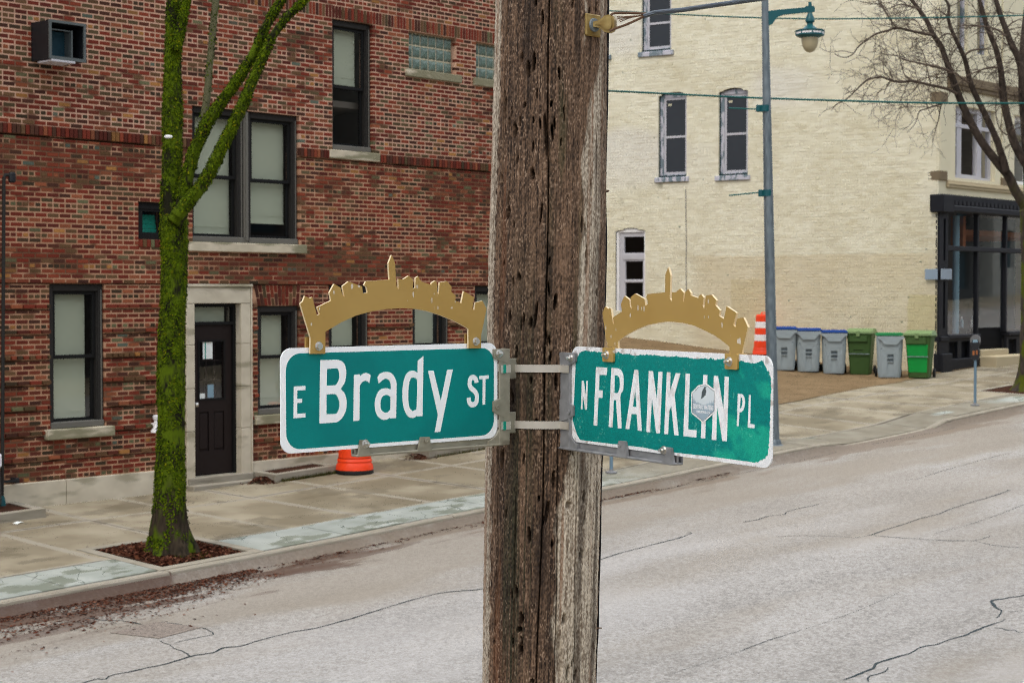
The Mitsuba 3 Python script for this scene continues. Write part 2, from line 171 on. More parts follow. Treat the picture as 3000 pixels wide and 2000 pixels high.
TREE2 = {"trunk":[[11.491,38.0,0.618,0.456],[11.519,38.0,0.923,0.2964],[11.545,38.0,1.379,0.2356],[11.55,38.0,2.596,0.2128],[11.541,38.0,3.659,0.2052],[11.519,38.0,4.417,0.2128],[11.471,38.0,4.796,0.19]],"branch":[[11.471,38.0,4.72,0.1292],[11.334,38.0,4.945,0.114],[11.177,38.0,5.196,0.1092],[11.02,38.0,5.524,0.1045],[10.825,38.0,5.756,0.0998],[10.629,38.0,5.997,0.095],[10.434,38.0,6.257,0.0902],[10.179,38.0,6.7,0.0855],[9.944,38.0,7.201,0.0808],[9.826,38.0,7.509,0.076],[9.712,38.0,7.826,0.0684],[9.609,38.0,8.109,0.0641],[9.505,38.0,8.391,0.0597],[9.342,38.0,8.613,0.0554],[9.198,38.0,8.916,0.051],[9.034,38.0,9.158,0.0467],[8.85,38.0,9.4,0.0423],[8.625,38.0,9.722,0.038]],"branch_001":[[10.923,37.8,5.568,0.0832],[10.883,37.8,5.76,0.0799],[10.784,37.8,6.048,0.0767],[10.725,37.8,6.239,0.0734],[10.588,37.8,6.546,0.0702],[10.432,37.8,6.872,0.067],[10.276,37.8,7.178,0.0637],[10.119,37.8,7.542,0.0605],[10.086,37.8,7.66,0.0567],[9.982,37.8,8.081,0.0524],[9.879,37.8,8.302,0.0481],[9.756,37.8,8.563,0.0437],[9.654,37.8,8.804,0.0394],[9.612,37.8,9.005,0.0351],[9.631,37.8,9.185,0.0308],[9.387,37.8,9.486,0.0265]],"branch_002":[[11.396,37.5,4.547,0.1125],[11.351,37.5,5.585,0.1013],[11.197,37.5,5.832,0.0969],[10.983,37.5,6.251,0.0925],[10.924,37.5,6.46,0.0881],[10.826,37.5,6.84,0.0837],[10.766,37.5,7.163,0.0794],[10.725,37.5,7.543,0.075],[10.727,37.5,7.522,0.0712],[10.705,37.5,7.721,0.0663],[10.601,37.5,8.2,0.0612],[10.499,37.5,8.459,0.0563],[10.377,37.5,8.757,0.0513],[10.274,37.5,9.115,0.0462],[10.192,37.5,9.394,0.0413]],"branch_003":[[11.261,37.2,4.534,0.1265],[11.355,37.2,5.719,0.1116],[11.195,37.2,7.05,0.0967],[11.066,37.2,7.722,0.0818],[10.994,37.2,7.999,0.0756],[10.833,37.2,8.315,0.0694],[10.711,37.2,8.631,0.0632],[10.59,37.2,8.947,0.057],[10.488,37.2,9.263,0.0508],[10.407,37.2,9.499,0.0446]],"branch_004":[[11.611,38.2,4.425,0.1375],[11.524,38.2,5.643,0.1146],[11.455,38.2,6.592,0.1031],[11.388,38.2,7.313,0.0917],[11.368,38.2,7.92,0.084],[11.407,38.2,8.677,0.0688],[11.477,38.2,9.434,0.0535],[11.546,38.2,10.189,0.0382]],"bough":[[9.243,37.6,8.553,0.0357],[9.023,37.6,8.593,0.0332],[8.741,37.6,8.653,0.0307],[8.44,37.6,8.713,0.0282],[8.22,37.6,8.653,0.0257],[8.0,37.6,8.593,0.0232],[7.78,37.6,8.453,0.0207],[7.6,37.6,8.314,0.0182],[7.461,37.6,8.134,0.0157],[7.321,37.6,8.074,0.0132],[7.08,37.6,8.154,0.0107]],"bough_001":[[9.559,37.4,7.748,0.0299],[9.299,37.4,7.838,0.0264],[9.039,37.4,7.888,0.0229],[8.779,37.4,7.947,0.0194],[8.519,37.4,8.007,0.016],[8.359,37.4,8.086,0.0125],[8.14,37.4,8.106,0.009]],"bough_002":[[9.852,37.9,7.309,0.0379],[9.588,37.9,7.43,0.0357],[9.223,37.9,7.511,0.0335],[8.839,37.9,7.592,0.0313],[8.576,37.9,7.571,0.0291],[8.373,37.9,7.612,0.0268],[8.171,37.9,7.682,0.0246],[7.888,37.9,7.632,0.0224],[7.727,37.9,7.511,0.0202],[7.606,37.9,7.39,0.018],[7.384,37.9,7.189,0.0158],[7.163,37.9,7.068,0.0136],[7.102,37.9,6.987,0.0114]],"bough_003":[[8.398,37.5,8.717,0.0225],[8.196,37.5,8.996,0.0175],[8.095,37.5,9.195,0.0125],[8.014,37.5,9.374,0.0075]],"bough_004":[[8.868,37.3,9.043,0.0242],[8.788,37.3,9.112,0.0214],[8.668,37.3,9.141,0.0186],[8.449,37.3,9.181,0.0159],[8.271,37.3,9.122,0.0131],[8.132,37.3,9.062,0.0103],[7.914,37.3,8.944,0.0075]],"bough_005":[[10.033,37.6,7.514,0.0263],[9.852,37.6,7.634,0.0226],[9.711,37.6,7.734,0.019],[9.55,37.6,7.734,0.0153],[9.249,37.6,7.674,0.0116],[8.969,37.6,7.574,0.0079]],"bough_006":[[9.823,37.2,8.058,0.0298],[10.0,37.2,8.177,0.0228],[10.238,37.2,8.197,0.0159],[10.437,37.2,8.197,0.0089]],"bough_007":[[8.945,37.5,7.562,0.0225],[8.846,37.5,7.403,0.015],[8.647,37.5,7.203,0.0075]],"bough_008":[[8.351,37.8,7.579,0.0208],[8.251,37.8,7.418,0.0142],[8.212,37.8,7.298,0.0076]],"bough_009":[[9.691,38.3,7.234,0.023],[9.59,38.3,7.091,0.0192],[9.551,38.3,6.847,0.0153],[9.471,38.3,6.541,0.0115],[9.411,38.3,6.276,0.0077]],"bough_010":[[9.565,38.2,7.121,0.021],[9.28,38.2,7.029,0.0177],[9.086,38.2,6.958,0.0143],[9.016,38.2,6.735,0.011],[8.814,38.2,6.491,0.0076]],"bough_011":[[10.655,37.0,8.443,0.0296],[10.476,37.0,8.581,0.0244],[10.18,37.0,8.659,0.0192],[9.824,37.0,8.679,0.0141],[9.548,37.0,8.659,0.0089]],"bough_012":[[10.568,37.3,7.815,0.0261],[10.369,37.3,7.805,0.0225],[10.15,37.3,7.735,0.0188],[9.912,37.3,7.636,0.0151],[9.714,37.3,7.458,0.0115],[9.476,37.3,7.379,0.0078]],"bough_013":[[9.653,37.4,8.503,0.0224],[9.473,37.4,8.563,0.0187],[9.354,37.4,8.483,0.015],[9.175,37.4,8.404,0.0112],[8.976,37.4,8.305,0.0075]],"bough_014":[[8.795,37.8,7.589,0.017],[8.673,37.8,7.7,0.0139],[8.55,37.8,8.122,0.0107],[8.466,37.8,8.664,0.0076]],"bough_015":[[8.414,37.9,7.612,0.0152],[8.21,37.9,7.894,0.0114],[8.228,37.9,8.135,0.0076]],"bough_016":[[10.664,36.9,8.624,0.0221],[10.801,36.9,8.742,0.0148],[11.016,36.9,8.81,0.0074]],"bough_017":[[9.215,37.7,7.507,0.017],[9.174,37.7,7.647,0.0146],[9.111,37.7,7.948,0.0123],[8.968,37.7,8.308,0.0099],[8.887,37.7,8.348,0.0075]],"bough_018":[[10.868,37.2,6.416,0.0223],[10.947,37.2,6.476,0.0149],[11.146,37.2,6.515,0.0074]],"bough_019":[[8.994,37.4,8.563,0.0168],[8.914,37.4,8.702,0.0145],[8.773,37.4,8.861,0.0122],[8.494,37.4,8.861,0.0098],[8.375,37.4,8.761,0.0075]],"bough_020":[[9.607,37.7,8.988,0.0207],[9.465,37.7,9.068,0.0141],[9.162,37.7,9.308,0.0075]],"bough_021":[[8.959,37.6,9.092,0.0169],[8.998,37.6,9.331,0.0075]],"bough_022":[[10.743,37.4,6.913,0.0168],[10.682,37.4,7.013,0.0137],[10.578,37.4,7.51,0.0106],[10.457,37.4,7.709,0.0075]],"bough_023":[[10.476,37.2,8.236,0.0186],[10.495,37.2,8.414,0.013],[10.633,37.2,8.533,0.0074]],"bough_024":[[10.807,37.4,6.356,0.0168],[10.626,37.4,6.555,0.0137],[10.563,37.4,6.913,0.0106],[10.58,37.4,7.311,0.0075]]}
LAMP_POLE = [[4.542,29.47,0.273,0.0914],[4.479,29.47,2.075,0.0914],[4.422,29.47,4.447,0.0825],[4.345,29.47,7.941,0.0589],[4.294,29.47,10.385,0.0442]]
LAMP_ARM = [[4.34,7.72],[4.4,7.74],[4.562,7.765],[5.013,7.803],[5.053,7.827],[5.181,7.827],[5.198,7.807],[5.198,7.733],[5.148,7.723],[5.013,7.72],[4.663,7.683],[4.562,7.646],[4.469,7.519],[4.408,7.498],[4.341,7.565]]
LAMP_AX = [[5.11,7.9],[5.11,7.85],[5.114,7.726],[5.115,7.612],[5.115,7.565],[5.115,7.539],[5.119,7.512],[5.122,7.425],[5.126,7.405],[5.128,7.338],[5.131,7.297],[5.138,7.036]]
LAMP_R = [0.0271,0.0305,0.0305,0.0778,0.0778,0.0508,0.0508,0.1489,0.2487,0.2301,0.1489,0.0203]
CLAMP = [[4.329,6.082],[4.376,4.629]]
ROD = [[3.73,6.088],[4.288,6.065],[3.741,4.588],[4.294,4.646]]
WIRES = [[[0.0,33.0,6.87],[1.874,33.0,6.798],[4.814,33.0,6.66],[5.919,33.0,6.624],[8.524,33.0,6.564],[9.865,33.0,6.562],[12.496,33.0,6.614]],[[0.0,36.0,8.929],[2.049,36.0,8.826],[5.216,36.0,8.68],[6.448,36.0,8.658],[9.328,36.0,8.694],[10.747,36.0,8.733],[13.611,36.0,8.879]]]
POLE = [[0.0996,4.28,3.632,0.137],[0.0881,4.28,2.9513,0.1447],[0.0777,4.28,2.3894,0.1438],[0.068,4.28,1.9186,0.1408]]
CABLE = [[0.2389,4.28,3.8435],[0.2393,4.28,3.632],[0.2386,4.28,3.5049],[0.2371,4.28,3.3775],[0.2347,4.28,3.2754],[0.2324,4.28,3.1562],[0.2351,4.28,3.0368],[0.2328,4.28,2.9086],[0.2304,4.28,2.8144],[0.2278,4.28,2.7459],[0.2296,4.28,2.6516],[0.2264,4.28,2.5228],[0.2224,4.28,2.3894],[0.2209,4.28,2.2645],[0.2167,4.28,2.1306],[0.2159,4.28,2.0588],[0.2126,4.28,2.0052],[0.2102,4.28,1.9186],[0.207,4.28,1.6583]]
GUYW = {"top":[[0.2379,4.12,3.5676],[0.2422,4.12,3.5714],[0.2466,4.12,3.5724],[0.2595,4.12,3.5733],[0.2801,4.12,3.5733],[0.3017,4.12,3.5722],[0.3179,4.12,3.5714],[0.3341,4.12,3.5714]],"bot":[[0.2347,4.12,3.5305],[0.2401,4.12,3.5324],[0.2466,4.12,3.5353],[0.2639,4.12,3.5413],[0.2855,4.12,3.5499],[0.3017,4.12,3.5574],[0.3179,4.12,3.5649],[0.3341,4.12,3.5712]],"tail":[[0.2531,4.12,3.5585],[0.2693,4.12,3.5617],[0.2855,4.12,3.5644],[0.3071,4.12,3.5665],[0.3244,4.12,3.5692]],"tail2":[[0.2517,4.116,3.5637],[0.269,4.116,3.5632],[0.2906,4.116,3.5643]],"main":[[0.3157,4.12,3.5651],[0.3341,4.12,3.5712],[0.3629,4.14,3.5787],[0.4139,4.16,3.5872],[0.5014,4.2,3.6059],[0.6357,4.26,3.6337],[0.8752,4.4,3.6944],[1.4949,4.7,3.8526],[2.4785,5.2,4.1285]]}
CROWN_R = [[0.1364,0.2315],[0.1284,0.255],[0.1146,0.3102],[0.1226,0.3214],[0.1268,0.3251],[0.1396,0.3199],[0.1438,0.3219],[0.1494,0.3208],[0.1551,0.2996],[0.1593,0.2832],[0.1621,0.2871],[0.1587,0.3],[0.1953,0.3141],[0.1911,0.3313],[0.1966,0.3391],[0.2062,0.35],[0.2253,0.3415],[0.2281,0.3268],[0.2341,0.3199],[0.2321,0.3346],[0.2302,0.3469],[0.2483,0.3557],[0.2857,0.3432],[0.2892,0.328],[0.2989,0.3318],[0.297,0.341],[0.2923,0.347],[0.2975,0.3544],[0.3649,0.3584],[0.3652,0.3974],[0.3769,0.4137],[0.3851,0.3962],[0.3827,0.345],[0.3899,0.3375],[0.3903,0.3584],[0.4029,0.3579],[0.404,0.3583],[0.4209,0.3663],[0.4344,0.3575],[0.4317,0.3375],[0.4351,0.3386],[0.44,0.3591],[0.4516,0.3653],[0.46,0.3566],[0.46,0.3517],[0.4874,0.3459],[0.4888,0.35],[0.4977,0.3542],[0.5064,0.3468],[0.503,0.3304],[0.5079,0.3222],[0.5098,0.3304],[0.514,0.3509],[0.534,0.3533],[0.5506,0.3412],[0.5472,0.3309],[0.5631,0.3197],[0.5592,0.3083],[0.5771,0.3021],[0.5861,0.3289],[0.6197,0.3151],[0.6091,0.2894],[0.616,0.2855],[0.6218,0.3031],[0.6432,0.3058],[0.6579,0.2859],[0.6368,0.2277],[0.5965,0.2265],[0.5964,0.2434],[0.5761,0.2533],[0.547,0.2656],[0.5068,0.2771],[0.4741,0.2856],[0.4353,0.2908],[0.3958,0.2931],[0.3672,0.2932],[0.3754,0.2936],[0.3446,0.2906],[0.2978,0.2846],[0.258,0.2747],[0.2174,0.2616],[0.1795,0.2452],[0.179,0.2295]]

# ---------------------------------------------------------------- materials
def uv_street(p):
    x, y = p.x - float(O[0]), p.y - float(O[1])
    return x * float(D[0]) + y * float(D[1]), x * float(N[0]) + y * float(N[1])
def uv_yellow(p):
    x, y = p.x - float(CORNER[0]), p.y - float(CORNER[1])
    return x * float(YW.ex[0]) + y * float(YW.ex[1])

# utility pole: weathered timber; uv = (distance round the pole from the side facing the street corner, height)
def f_pole(p, n, uv):
    x, z = uv.x, uv.y
    g1 = noise(x * 400, z * 190); g2 = noise(x * 330 + 7, z * 26); line = noise(x * 340, z * 1.8); broad = fbm(x * 18 + 3, z * 1.3, octaves=3)
    t = .30 * g1 + .24 * g2 + .28 * line + .30 * (broad - .5) + .09
    c = mix(up(38, 28, 22), up(126, 100, 80), smoothstep(.18, .82, t))
    c = mix(c, cf(up(154, 132, 113)), smoothstep(.66, .9, g1) * smoothstep(.35, .65, noise(x * 60, z * 30)) * .6)
    c = mix(c, cf(up(22, 17, 14)), smoothstep(.70, .82, line) * .55)
    rust = smoothstep(.5, .72, fbm(x * 40 + 3, z * 2.0, octaves=3)) * (1 - smoothstep(.015, .05, dr.abs(x + .118)))
    c = mix(c, cf(up(104, 62, 36)), rust * .5 * (.4 + .6 * g2))
    pale = mix(up(108, 94, 80), up(192, 180, 162), smoothstep(.2, .8, .42 * g1 + .28 * g2 + .30 * line))
    pale = mix(pale, cf(up(126, 92, 70)), smoothstep(.6, .8, noise(x * 85 + 5, z * 2.2)) * .55)
    jag = .014 * (noise(z * 9, 3.1) - .5) + .03 * (noise(z * 2.1 + 4, .5) - .5) + .02 * (noise(x * 120, z * 40) - .5)
    left = (1 - smoothstep(-.158, -.150, x + .010 * noise(z * 3.3, 1.7) + .012 * (noise(x * 200, z * 60) - .5))) * .9
    edge = .080 - .050 * (1 - smoothstep(2.28, 2.62, z))
    patch = fbm(x * 17 + 2, z * 4.2, octaves=4) + .22 * (1 - smoothstep(2.2, 2.7, z))
    right = smoothstep(-.004, .010, x - edge + jag) * smoothstep(.42, .56, patch)
    right = right * (1 - .8 * smoothstep(.14, .19, x + .06 * (noise(x * 40, z * 5) - .3)) * smoothstep(2.45, 2.7, z))
    c = mix(c, pale, dr.clip(left + right, 0, 1))
    band = smoothstep(-.120, -.075, x + .05 * (noise(z * 1.9, 8.) - .5)) * (1 - smoothstep(-.04, .0, x + .05 * (noise(z * 1.4, 2.) - .5)))
    soak = smoothstep(.40, .66, .6 * fbm(x * 26 + 7, z * 1.7, octaves=3) + .4 * line) * band * (1 - smoothstep(2.6, 3.15, z))
    c = mix(c, mix(up(20, 20, 13), up(56, 54, 38), g1), soak * .9)
    c = mix(c, cf(up(50, 54, 30)), smoothstep(.56, .74, fbm(x * 36 + 11, z * 2.3, octaves=3)) * smoothstep(-.02, .03, x) * (1 - smoothstep(.07, .1, x)) * .45)
    return mix(c, cf(up(38, 29, 24)), smoothstep(.56, .74, fbm(x * 30 + 1, z * 3.4 + 5, octaves=3)) * (1 - left) * .6)
pbr('m_pole', proc(f_pole), .82, spec=.25)

def f_moss(p, n, uv):
    a = fbm(p.x * 9, p.y * 9, p.z * 4, octaves=3); b = noise(p.x * 60, p.y * 60, p.z * 18)
    c = mix(up(26, 25, 12), up(72, 88, 6), smoothstep(.32, .58, a + .3 * (b - .5)))
    low = 1 - smoothstep(.25, .75, p.z + .5 * (noise(p.x * 14, p.y * 14, 1.) - .5))
    bark = mix(up(22, 18, 12), up(62, 52, 40), noise(p.x * 48, p.y * 48, p.z * 7))
    return mix(c, bark, low * smoothstep(.3, .5, noise(p.x * 12, p.y * 12, p.z * 2.5)))
pbr('m_moss_bark', proc(f_moss), .9, spec=.15)
pbr('m_grey_bark', up(92, 90, 66), .9, spec=.15)
pbr('m_flakes', VC, .95, spec=.1)
def f_bark2(p, n, uv):
    a = fbm(p.x * 7, p.y * 7, p.z * 3, octaves=3)
    mossy = smoothstep(.42, .62, a) * (1 - smoothstep(3.8, 5.8, p.z))
    return mix(mix(up(46, 40, 36), up(78, 68, 60), noise(p.x * 30, p.y * 30, p.z * 9)), cf(up(74, 80, 18)), mossy)
pbr('m_bark2', proc(f_bark2), .9, spec=.15)
pbr('m_twig', up(90, 78, 68), .9, spec=.15)

# brickwork
pbr('m_brick', VC, .85, spec=.2)
def f_mortar(p, n, uv):
    u, v = uv_street(p)
    c = mix(up(162, 120, 92), up(196, 154, 126), fbm(u * 5, p.z * 5, octaves=3))
    c = mix(c, mix(up(178, 138, 114), up(210, 170, 146), fbm(u * 5, p.z * 5, octaves=2)), smoothstep(5.0, 5.1, p.z))   # the upper storeys are pointed in a paler mortar
    soot = .55 * fbm(u * .9 + 3, p.z * 1.6, octaves=3) + .45 * noise(u * 5.2, p.z * 14)
    zone = smoothstep(.0, .25, .35 - dr.abs(p.z - 3.35)) + smoothstep(0, .3, .5 - dr.abs(p.z - 4.72)) * .9 + (1 - smoothstep(1.9, 3.1, p.z)) * .45
    return mix(c, cf(up(92, 62, 46)), smoothstep(.50, .68, soot + .20 * dr.clip(zone, 0, 1) - .05) * .85)
matte('m_mortar', proc(f_mortar))
def f_stone(p, n, uv):
    a = fbm(p.x * 4, p.y * 4, p.z * 4, octaves=4)
    c = mix(up(168, 158, 138), up(206, 196, 176), a)
    st = smoothstep(.56, .76, fbm(p.x * 2.2 + 5, p.y * 2.2, p.z * 6, octaves=3))
    return mix(c, cf(up(112, 106, 80)), st * .55)
pbr('m_limestone', proc(f_stone), .85, spec=.2)
def f_sill(p, n, uv):
    a = fbm(p.x * 5, p.y * 5, p.z * 5, octaves=3)
    c = mix(up(166, 156, 134), up(208, 196, 174), a)
    st = smoothstep(.40, .58, fbm(p.x * 2.0, p.y * 2.0, p.z * 7, octaves=3))
    return mix(c, cf(up(92, 92, 62)), st * .7)
pbr('m_sill', proc(f_sill), .85, spec=.2)

def f_yellow(p, n, uv):
    s = uv_yellow(p); z = p.z
    row = dr.floor((z - .3) / .0735)
    c = mix(up(208, 199, 170), up(240, 234, 214), .62 * fbm(s * 1.1, z * 1.4, octaves=3) + .38 * cell_rand(dr.floor((s + 15) / .215 + .5 * (row - 2 * dr.floor(row / 2))), row))
    c = mix(c, cf(up(222, 218, 208)), smoothstep(.5, .75, noise(s * .45 + 2, z * .6)) * smoothstep(4.5, 7, z) * .7)
    low = 1 - smoothstep(-.03, .03, z - 3.9 - .03 * s * 0 - .04 * (noise(s * 1.7, 3.) - .5) - .02 * (noise(s * 9, 1.) - .5))
    c = mix(c, cf(up(204, 188, 154)), low * smoothstep(-6.9, -6.3, s + .3 * noise(z * 2, 4.)) * .5)
    patch = smoothstep(-.80, -.74, s + .05 * (noise(z * 4, 2.) - .5)) * (1 - smoothstep(2.84, 2.9, z)) * smoothstep(1.74, 1.8, z + s * .6 + .3)
    c = mix(c, cf(up(198, 186, 138)), patch * .6)
    patch2 = smoothstep(-5.65, -5.6, s) * (1 - smoothstep(-4.62, -4.55, s)) * (1 - smoothstep(3.25, 3.3, z))
    c = mix(c, cf(up(196, 180, 138)), patch2 * .45)
    streaky = fbm(s * 2.5, z * 22, octaves=2)
    c = mix(c, cf(up(186, 174, 148)), smoothstep(.56, .74, streaky) * .25)
    d1, d2, r = voronoi(s * 1.25, z * 1.6)
    spot = (1 - smoothstep(.03, .075, d1 + .05 * noise(s * 30, z * 40))) * smoothstep(.72, .74, r) * smoothstep(.42, .5, noise(s * .9, z * .8))
    c = mix(c, cf(up(112, 122, 98)), spot * .75)
    soil = smoothstep(.6, .8, fbm(s * 2.2 + 4, z * 2.2, octaves=3)) * (1 - smoothstep(.1, .5, dr.abs(z - 5.62))) * smoothstep(-9.3, -8.6, s) * (1 - smoothstep(-7.4, -7, s))
    return mix(c, cf(up(120, 116, 88)), soil * .9)
matte('m_yellow', proc(f_yellow))
pbr('m_cream', up(214, 206, 178), .8, spec=.2)
pbr('m_cream_trim', up(182, 168, 138), .8, spec=.2)
pbr('m_tan_stone', up(116, 102, 82), .85, spec=.2)

# ground
def f_walk(p, n, uv):
    u, v = uv_street(p)
    a = fbm(u * 1.6, v * 1.6, octaves=4)
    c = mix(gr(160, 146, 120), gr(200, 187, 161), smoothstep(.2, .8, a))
    c = mix(c, cf(gr(150, 136, 110)), smoothstep(.5, .7, fbm(u * .7 + 8, v * .8, octaves=3)) * .6)
    m = dr.minimum(dr.minimum(uv.x, 1 - uv.x) * 1.36, dr.minimum(uv.y, 1 - uv.y) * 2.25)
    c = mix(c, cf(gr(198, 188, 170)), (1 - smoothstep(.06, .10, m + .02 * noise(u * 9, v * 9))) * .8)
    spk = smoothstep(.83, .9, noise(u * 38, v * 38)) * smoothstep(.5, .6, noise(u * 3, v * 3))
    c = mix(c, cf(gr(128, 116, 94)), smoothstep(.56, .74, fbm(u * 1.9 + 3, v * 2.6, octaves=4)) * .55)
    return mix(c, cf(gr(100, 92, 76)), spk * .7)
pbr('m_walk', proc(f_walk), .8, spec=.25)
def f_verge(p, n, uv):
    u, v = uv_street(p)
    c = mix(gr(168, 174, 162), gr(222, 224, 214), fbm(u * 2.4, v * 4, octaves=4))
    c = mix(c, cf(gr(136, 140, 120)), smoothstep(.50, .64, fbm(u * 3 + 5, v * 5, octaves=4)) * .75)
    d1, d2, r = voronoi(u * 2.1 + .35 * noise(u * 6, v * 6), v * 1.3 + u * .9)
    crack = (1 - smoothstep(.012, .035, d2 - d1 + .02 * noise(u * 30, v * 30))) * smoothstep(.4, .55, noise(u * 2.2 + 1, v * 3))
    c = mix(c, cf(gr(84, 96, 84)), crack * .9)
    return mix(c, mix(gr(150, 140, 120), gr(186, 178, 160), fbm(u * 3, v * 3, octaves=3)), smoothstep(3.5, 6.5, u) * smoothstep(.3, .5, noise(u * .9, v * 2) + .25))
pbr('m_verge', proc(f_verge), .85, spec=.2)
def f_kerb(p, n, uv):
    u, v = uv_street(p)
    c = mix(gr(172, 162, 142), gr(206, 196, 178), fbm(u * 3, v * 9, p.z * 9, octaves=3))
    return mix(c, cf(gr(100, 88, 72)), smoothstep(.60, .78, fbm(u * 2.4 + 3, v * 8, p.z * 14, octaves=3)) * .4)
pbr('m_kerb', proc(f_kerb), .85, spec=.2)
def f_road(p, n, uv):
    u, v = uv_street(p)
    agg = noise(u * 62, v * 62); agg2 = fbm(u * 24, v * 24, octaves=2)
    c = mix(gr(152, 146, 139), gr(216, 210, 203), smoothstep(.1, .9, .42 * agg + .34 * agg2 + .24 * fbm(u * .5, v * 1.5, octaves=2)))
    c = mix(c, cf(gr(112, 108, 102)), smoothstep(.82, .92, noise(u * 34 + 5, v * 34)) * .35)
    c = mix(c, cf(gr(176, 164, 148)), smoothstep(.40, .70, fbm(u * .16 + 4, v * .55, octaves=4)) * .35)
    dirt = smoothstep(.42, .75, fbm(u * .3, v * 1.1 + 2, octaves=4) + .40 * (1 - smoothstep(4.7, 8.2, v)) - .10)
    c = mix(c, cf(gr(170, 157, 139)), dirt * .62)
    c = mix(c, cf(gr(146, 126, 106)), smoothstep(.42, .66, fbm(u * 1.1 + 7, v * 4, octaves=4) + .5 * (1 - smoothstep(4.6, 5.6, v)) - .26) * (1 - smoothstep(5.4, 6.6, v)) * .6)
    c = mix(c, cf(gr(216, 211, 207)), smoothstep(.5, .75, fbm(u * .22 + 1, v * .9, octaves=3)) * smoothstep(7.2, 8.4, v) * .35)
    leaf = smoothstep(.46, .6, fbm(u * 1.1 + 2, v * 4.2, octaves=4) + .30 * (1 - smoothstep(4.6, 6.1, v)) + .2 * (1 - smoothstep(-6, -2.5, u)) - .24) * (1 - smoothstep(5.2, 6.6, v)) * (1 - smoothstep(-2.5, 1.5, u))
    return mix(c, cf(gr(96, 66, 52)), leaf * .75)
pbr('m_road', proc(f_road), .88, spec=.2)
def f_lot(p, n, uv):
    u, v = uv_street(p)
    c = mix(gr(132, 108, 78), gr(170, 144, 110), fbm(u * 2.5, v * 2.5, octaves=4))
    return mix(c, cf(gr(96, 80, 58)), smoothstep(.7, .85, noise(u * 16, v * 16)) * .5)
pbr('m_lot', proc(f_lot), .95, spec=.1)
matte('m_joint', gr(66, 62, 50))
pbr('m_tar', gr(52, 66, 70), .6, spec=.3)
pbr('m_patch', proc(lambda p, n, uv: mix(gr(130, 118, 108), gr(178, 164, 152), noise(p.x * 60, p.y * 60))), .9, spec=.2)
pbr('m_soil', proc(lambda p, n, uv: mix(gr(52, 34, 26), gr(96, 62, 46), fbm(p.x * 14, p.y * 14, octaves=3))), .95, spec=.1)
matte('m_leaf', VC)
matte('m_far', gr(120, 114, 100))

# windows, doors, metal, plastic
scene['m_glass'] = {'type': 'thindielectric'}
pbr('m_frame', up(44, 42, 40), .55, spec=.15)
pbr('m_stool', up(98, 95, 88), .55, spec=.3)
pbr('m_endwall', up(74, 64, 60), .9, spec=.15)
pbr('m_darkbrick', up(62, 60, 60), .9, spec=.1)
pbr('m_greywall', up(96, 98, 94), .9, spec=.1)
pbr('m_conduit', up(140, 136, 124), .7)
pbr('m_acframe', up(82, 88, 88), .5)
pbr('m_sash', up(24, 24, 24), .55, spec=.15)
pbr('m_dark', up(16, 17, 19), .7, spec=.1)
pbr('m_blind', lin(176, 182, 160, .95), .8, spec=.15)
pbr('m_room', up(104, 98, 90), .9, spec=.1)
pbr('m_palewall', up(176, 176, 168), .9, spec=.1)
pbr('m_door', up(34, 26, 25), .5, spec=.18)
pbr('m_chrome', up(200, 196, 190), .22, 1.)
pbr('m_white', up(226, 224, 224), .6)
pbr('m_lilac', up(184, 182, 187), .65, spec=.3)
def f_peel(p, n, uv):
    a = fbm(p.x * 16, p.y * 16, p.z * 5, octaves=3)
    return mix(up(188, 186, 194), up(80, 104, 112), smoothstep(.48, .58, a) * .8)
pbr('m_peel', proc(f_peel), .7, spec=.2)
pbr('m_shadowline', up(18, 44, 44), .8, spec=.1)  # dark teal that paints the shadow lines round the side windows
pbr('m_block', up(98, 116, 106), .12, spec=.45)
pbr('m_blockjoint', up(186, 176, 150), .8, spec=.2)
pbr('m_tealblind', up(0, 132, 112), .6)
pbr('m_paper', up(222, 226, 222), .8, spec=.2)
pbr('m_paperblue', up(126, 152, 166), .7, spec=.2)
pbr('m_papergreen', up(0, 130, 112), .7, spec=.2)
pbr('m_store', up(30, 31, 36), .5, spec=.2)
pbr('m_storelight', up(34, 35, 40), .5, spec=.2)
pbr('m_interior', up(48, 58, 60), .8, spec=.2)
pbr('m_tealwall', up(18, 52, 64), .6, spec=.3)
pbr('m_column', up(136, 168, 182), .6, spec=.3)
pbr('m_brown', up(150, 92, 56), .7, spec=.2)
pbr('m_maroon', up(116, 52, 50), .7, spec=.2)
def f_galv(p, n, uv):
    a = noise(p.x * 40, p.y * 40, p.z * 9); b = fbm(p.x * 12, p.y * 12, p.z * 3, octaves=2)
    return mix(up(70, 82, 90), up(134, 144, 150), .5 * a + .5 * b)
pbr('m_galv', proc(f_galv), .5, .35, spec=.4)
pbr('m_teal_metal', up(8, 78, 84), .4, spec=.45)
pbr('m_globe', up(176, 164, 132), .3, spec=.4)
def f_cast(p, n, uv):
    a = fbm(p.x * 40, p.y * 40, p.z * 40, octaves=3)
    c = mix(up(120, 116, 102), up(160, 154, 138), a)
    return mix(c, cf(up(88, 80, 68)), smoothstep(.58, .78, fbm(p.x * 16 + 3, p.y * 16, p.z * 30, octaves=3)) * .6)
pbr('m_cast', proc(f_cast), .5, .2, spec=.45)
def f_cast2(p, n, uv):
    a = fbm(p.x * 40, p.y * 40, p.z * 40, octaves=3)
    return mix(up(104, 104, 106), up(150, 150, 152), a)
pbr('m_cast2', proc(f_cast2), .5, .2, spec=.45)
pbr('m_screen', up(50, 54, 60), .6, spec=.3)
pbr('m_print', up(140, 158, 170), .6)
pbr('m_stickerpale', up(196, 204, 208), .6)
def f_band(p, n, uv):
    a = fbm(p.x * 30, p.y * 30, p.z * 8, octaves=3)
    return mix(up(186, 178, 168), up(224, 218, 208), a)
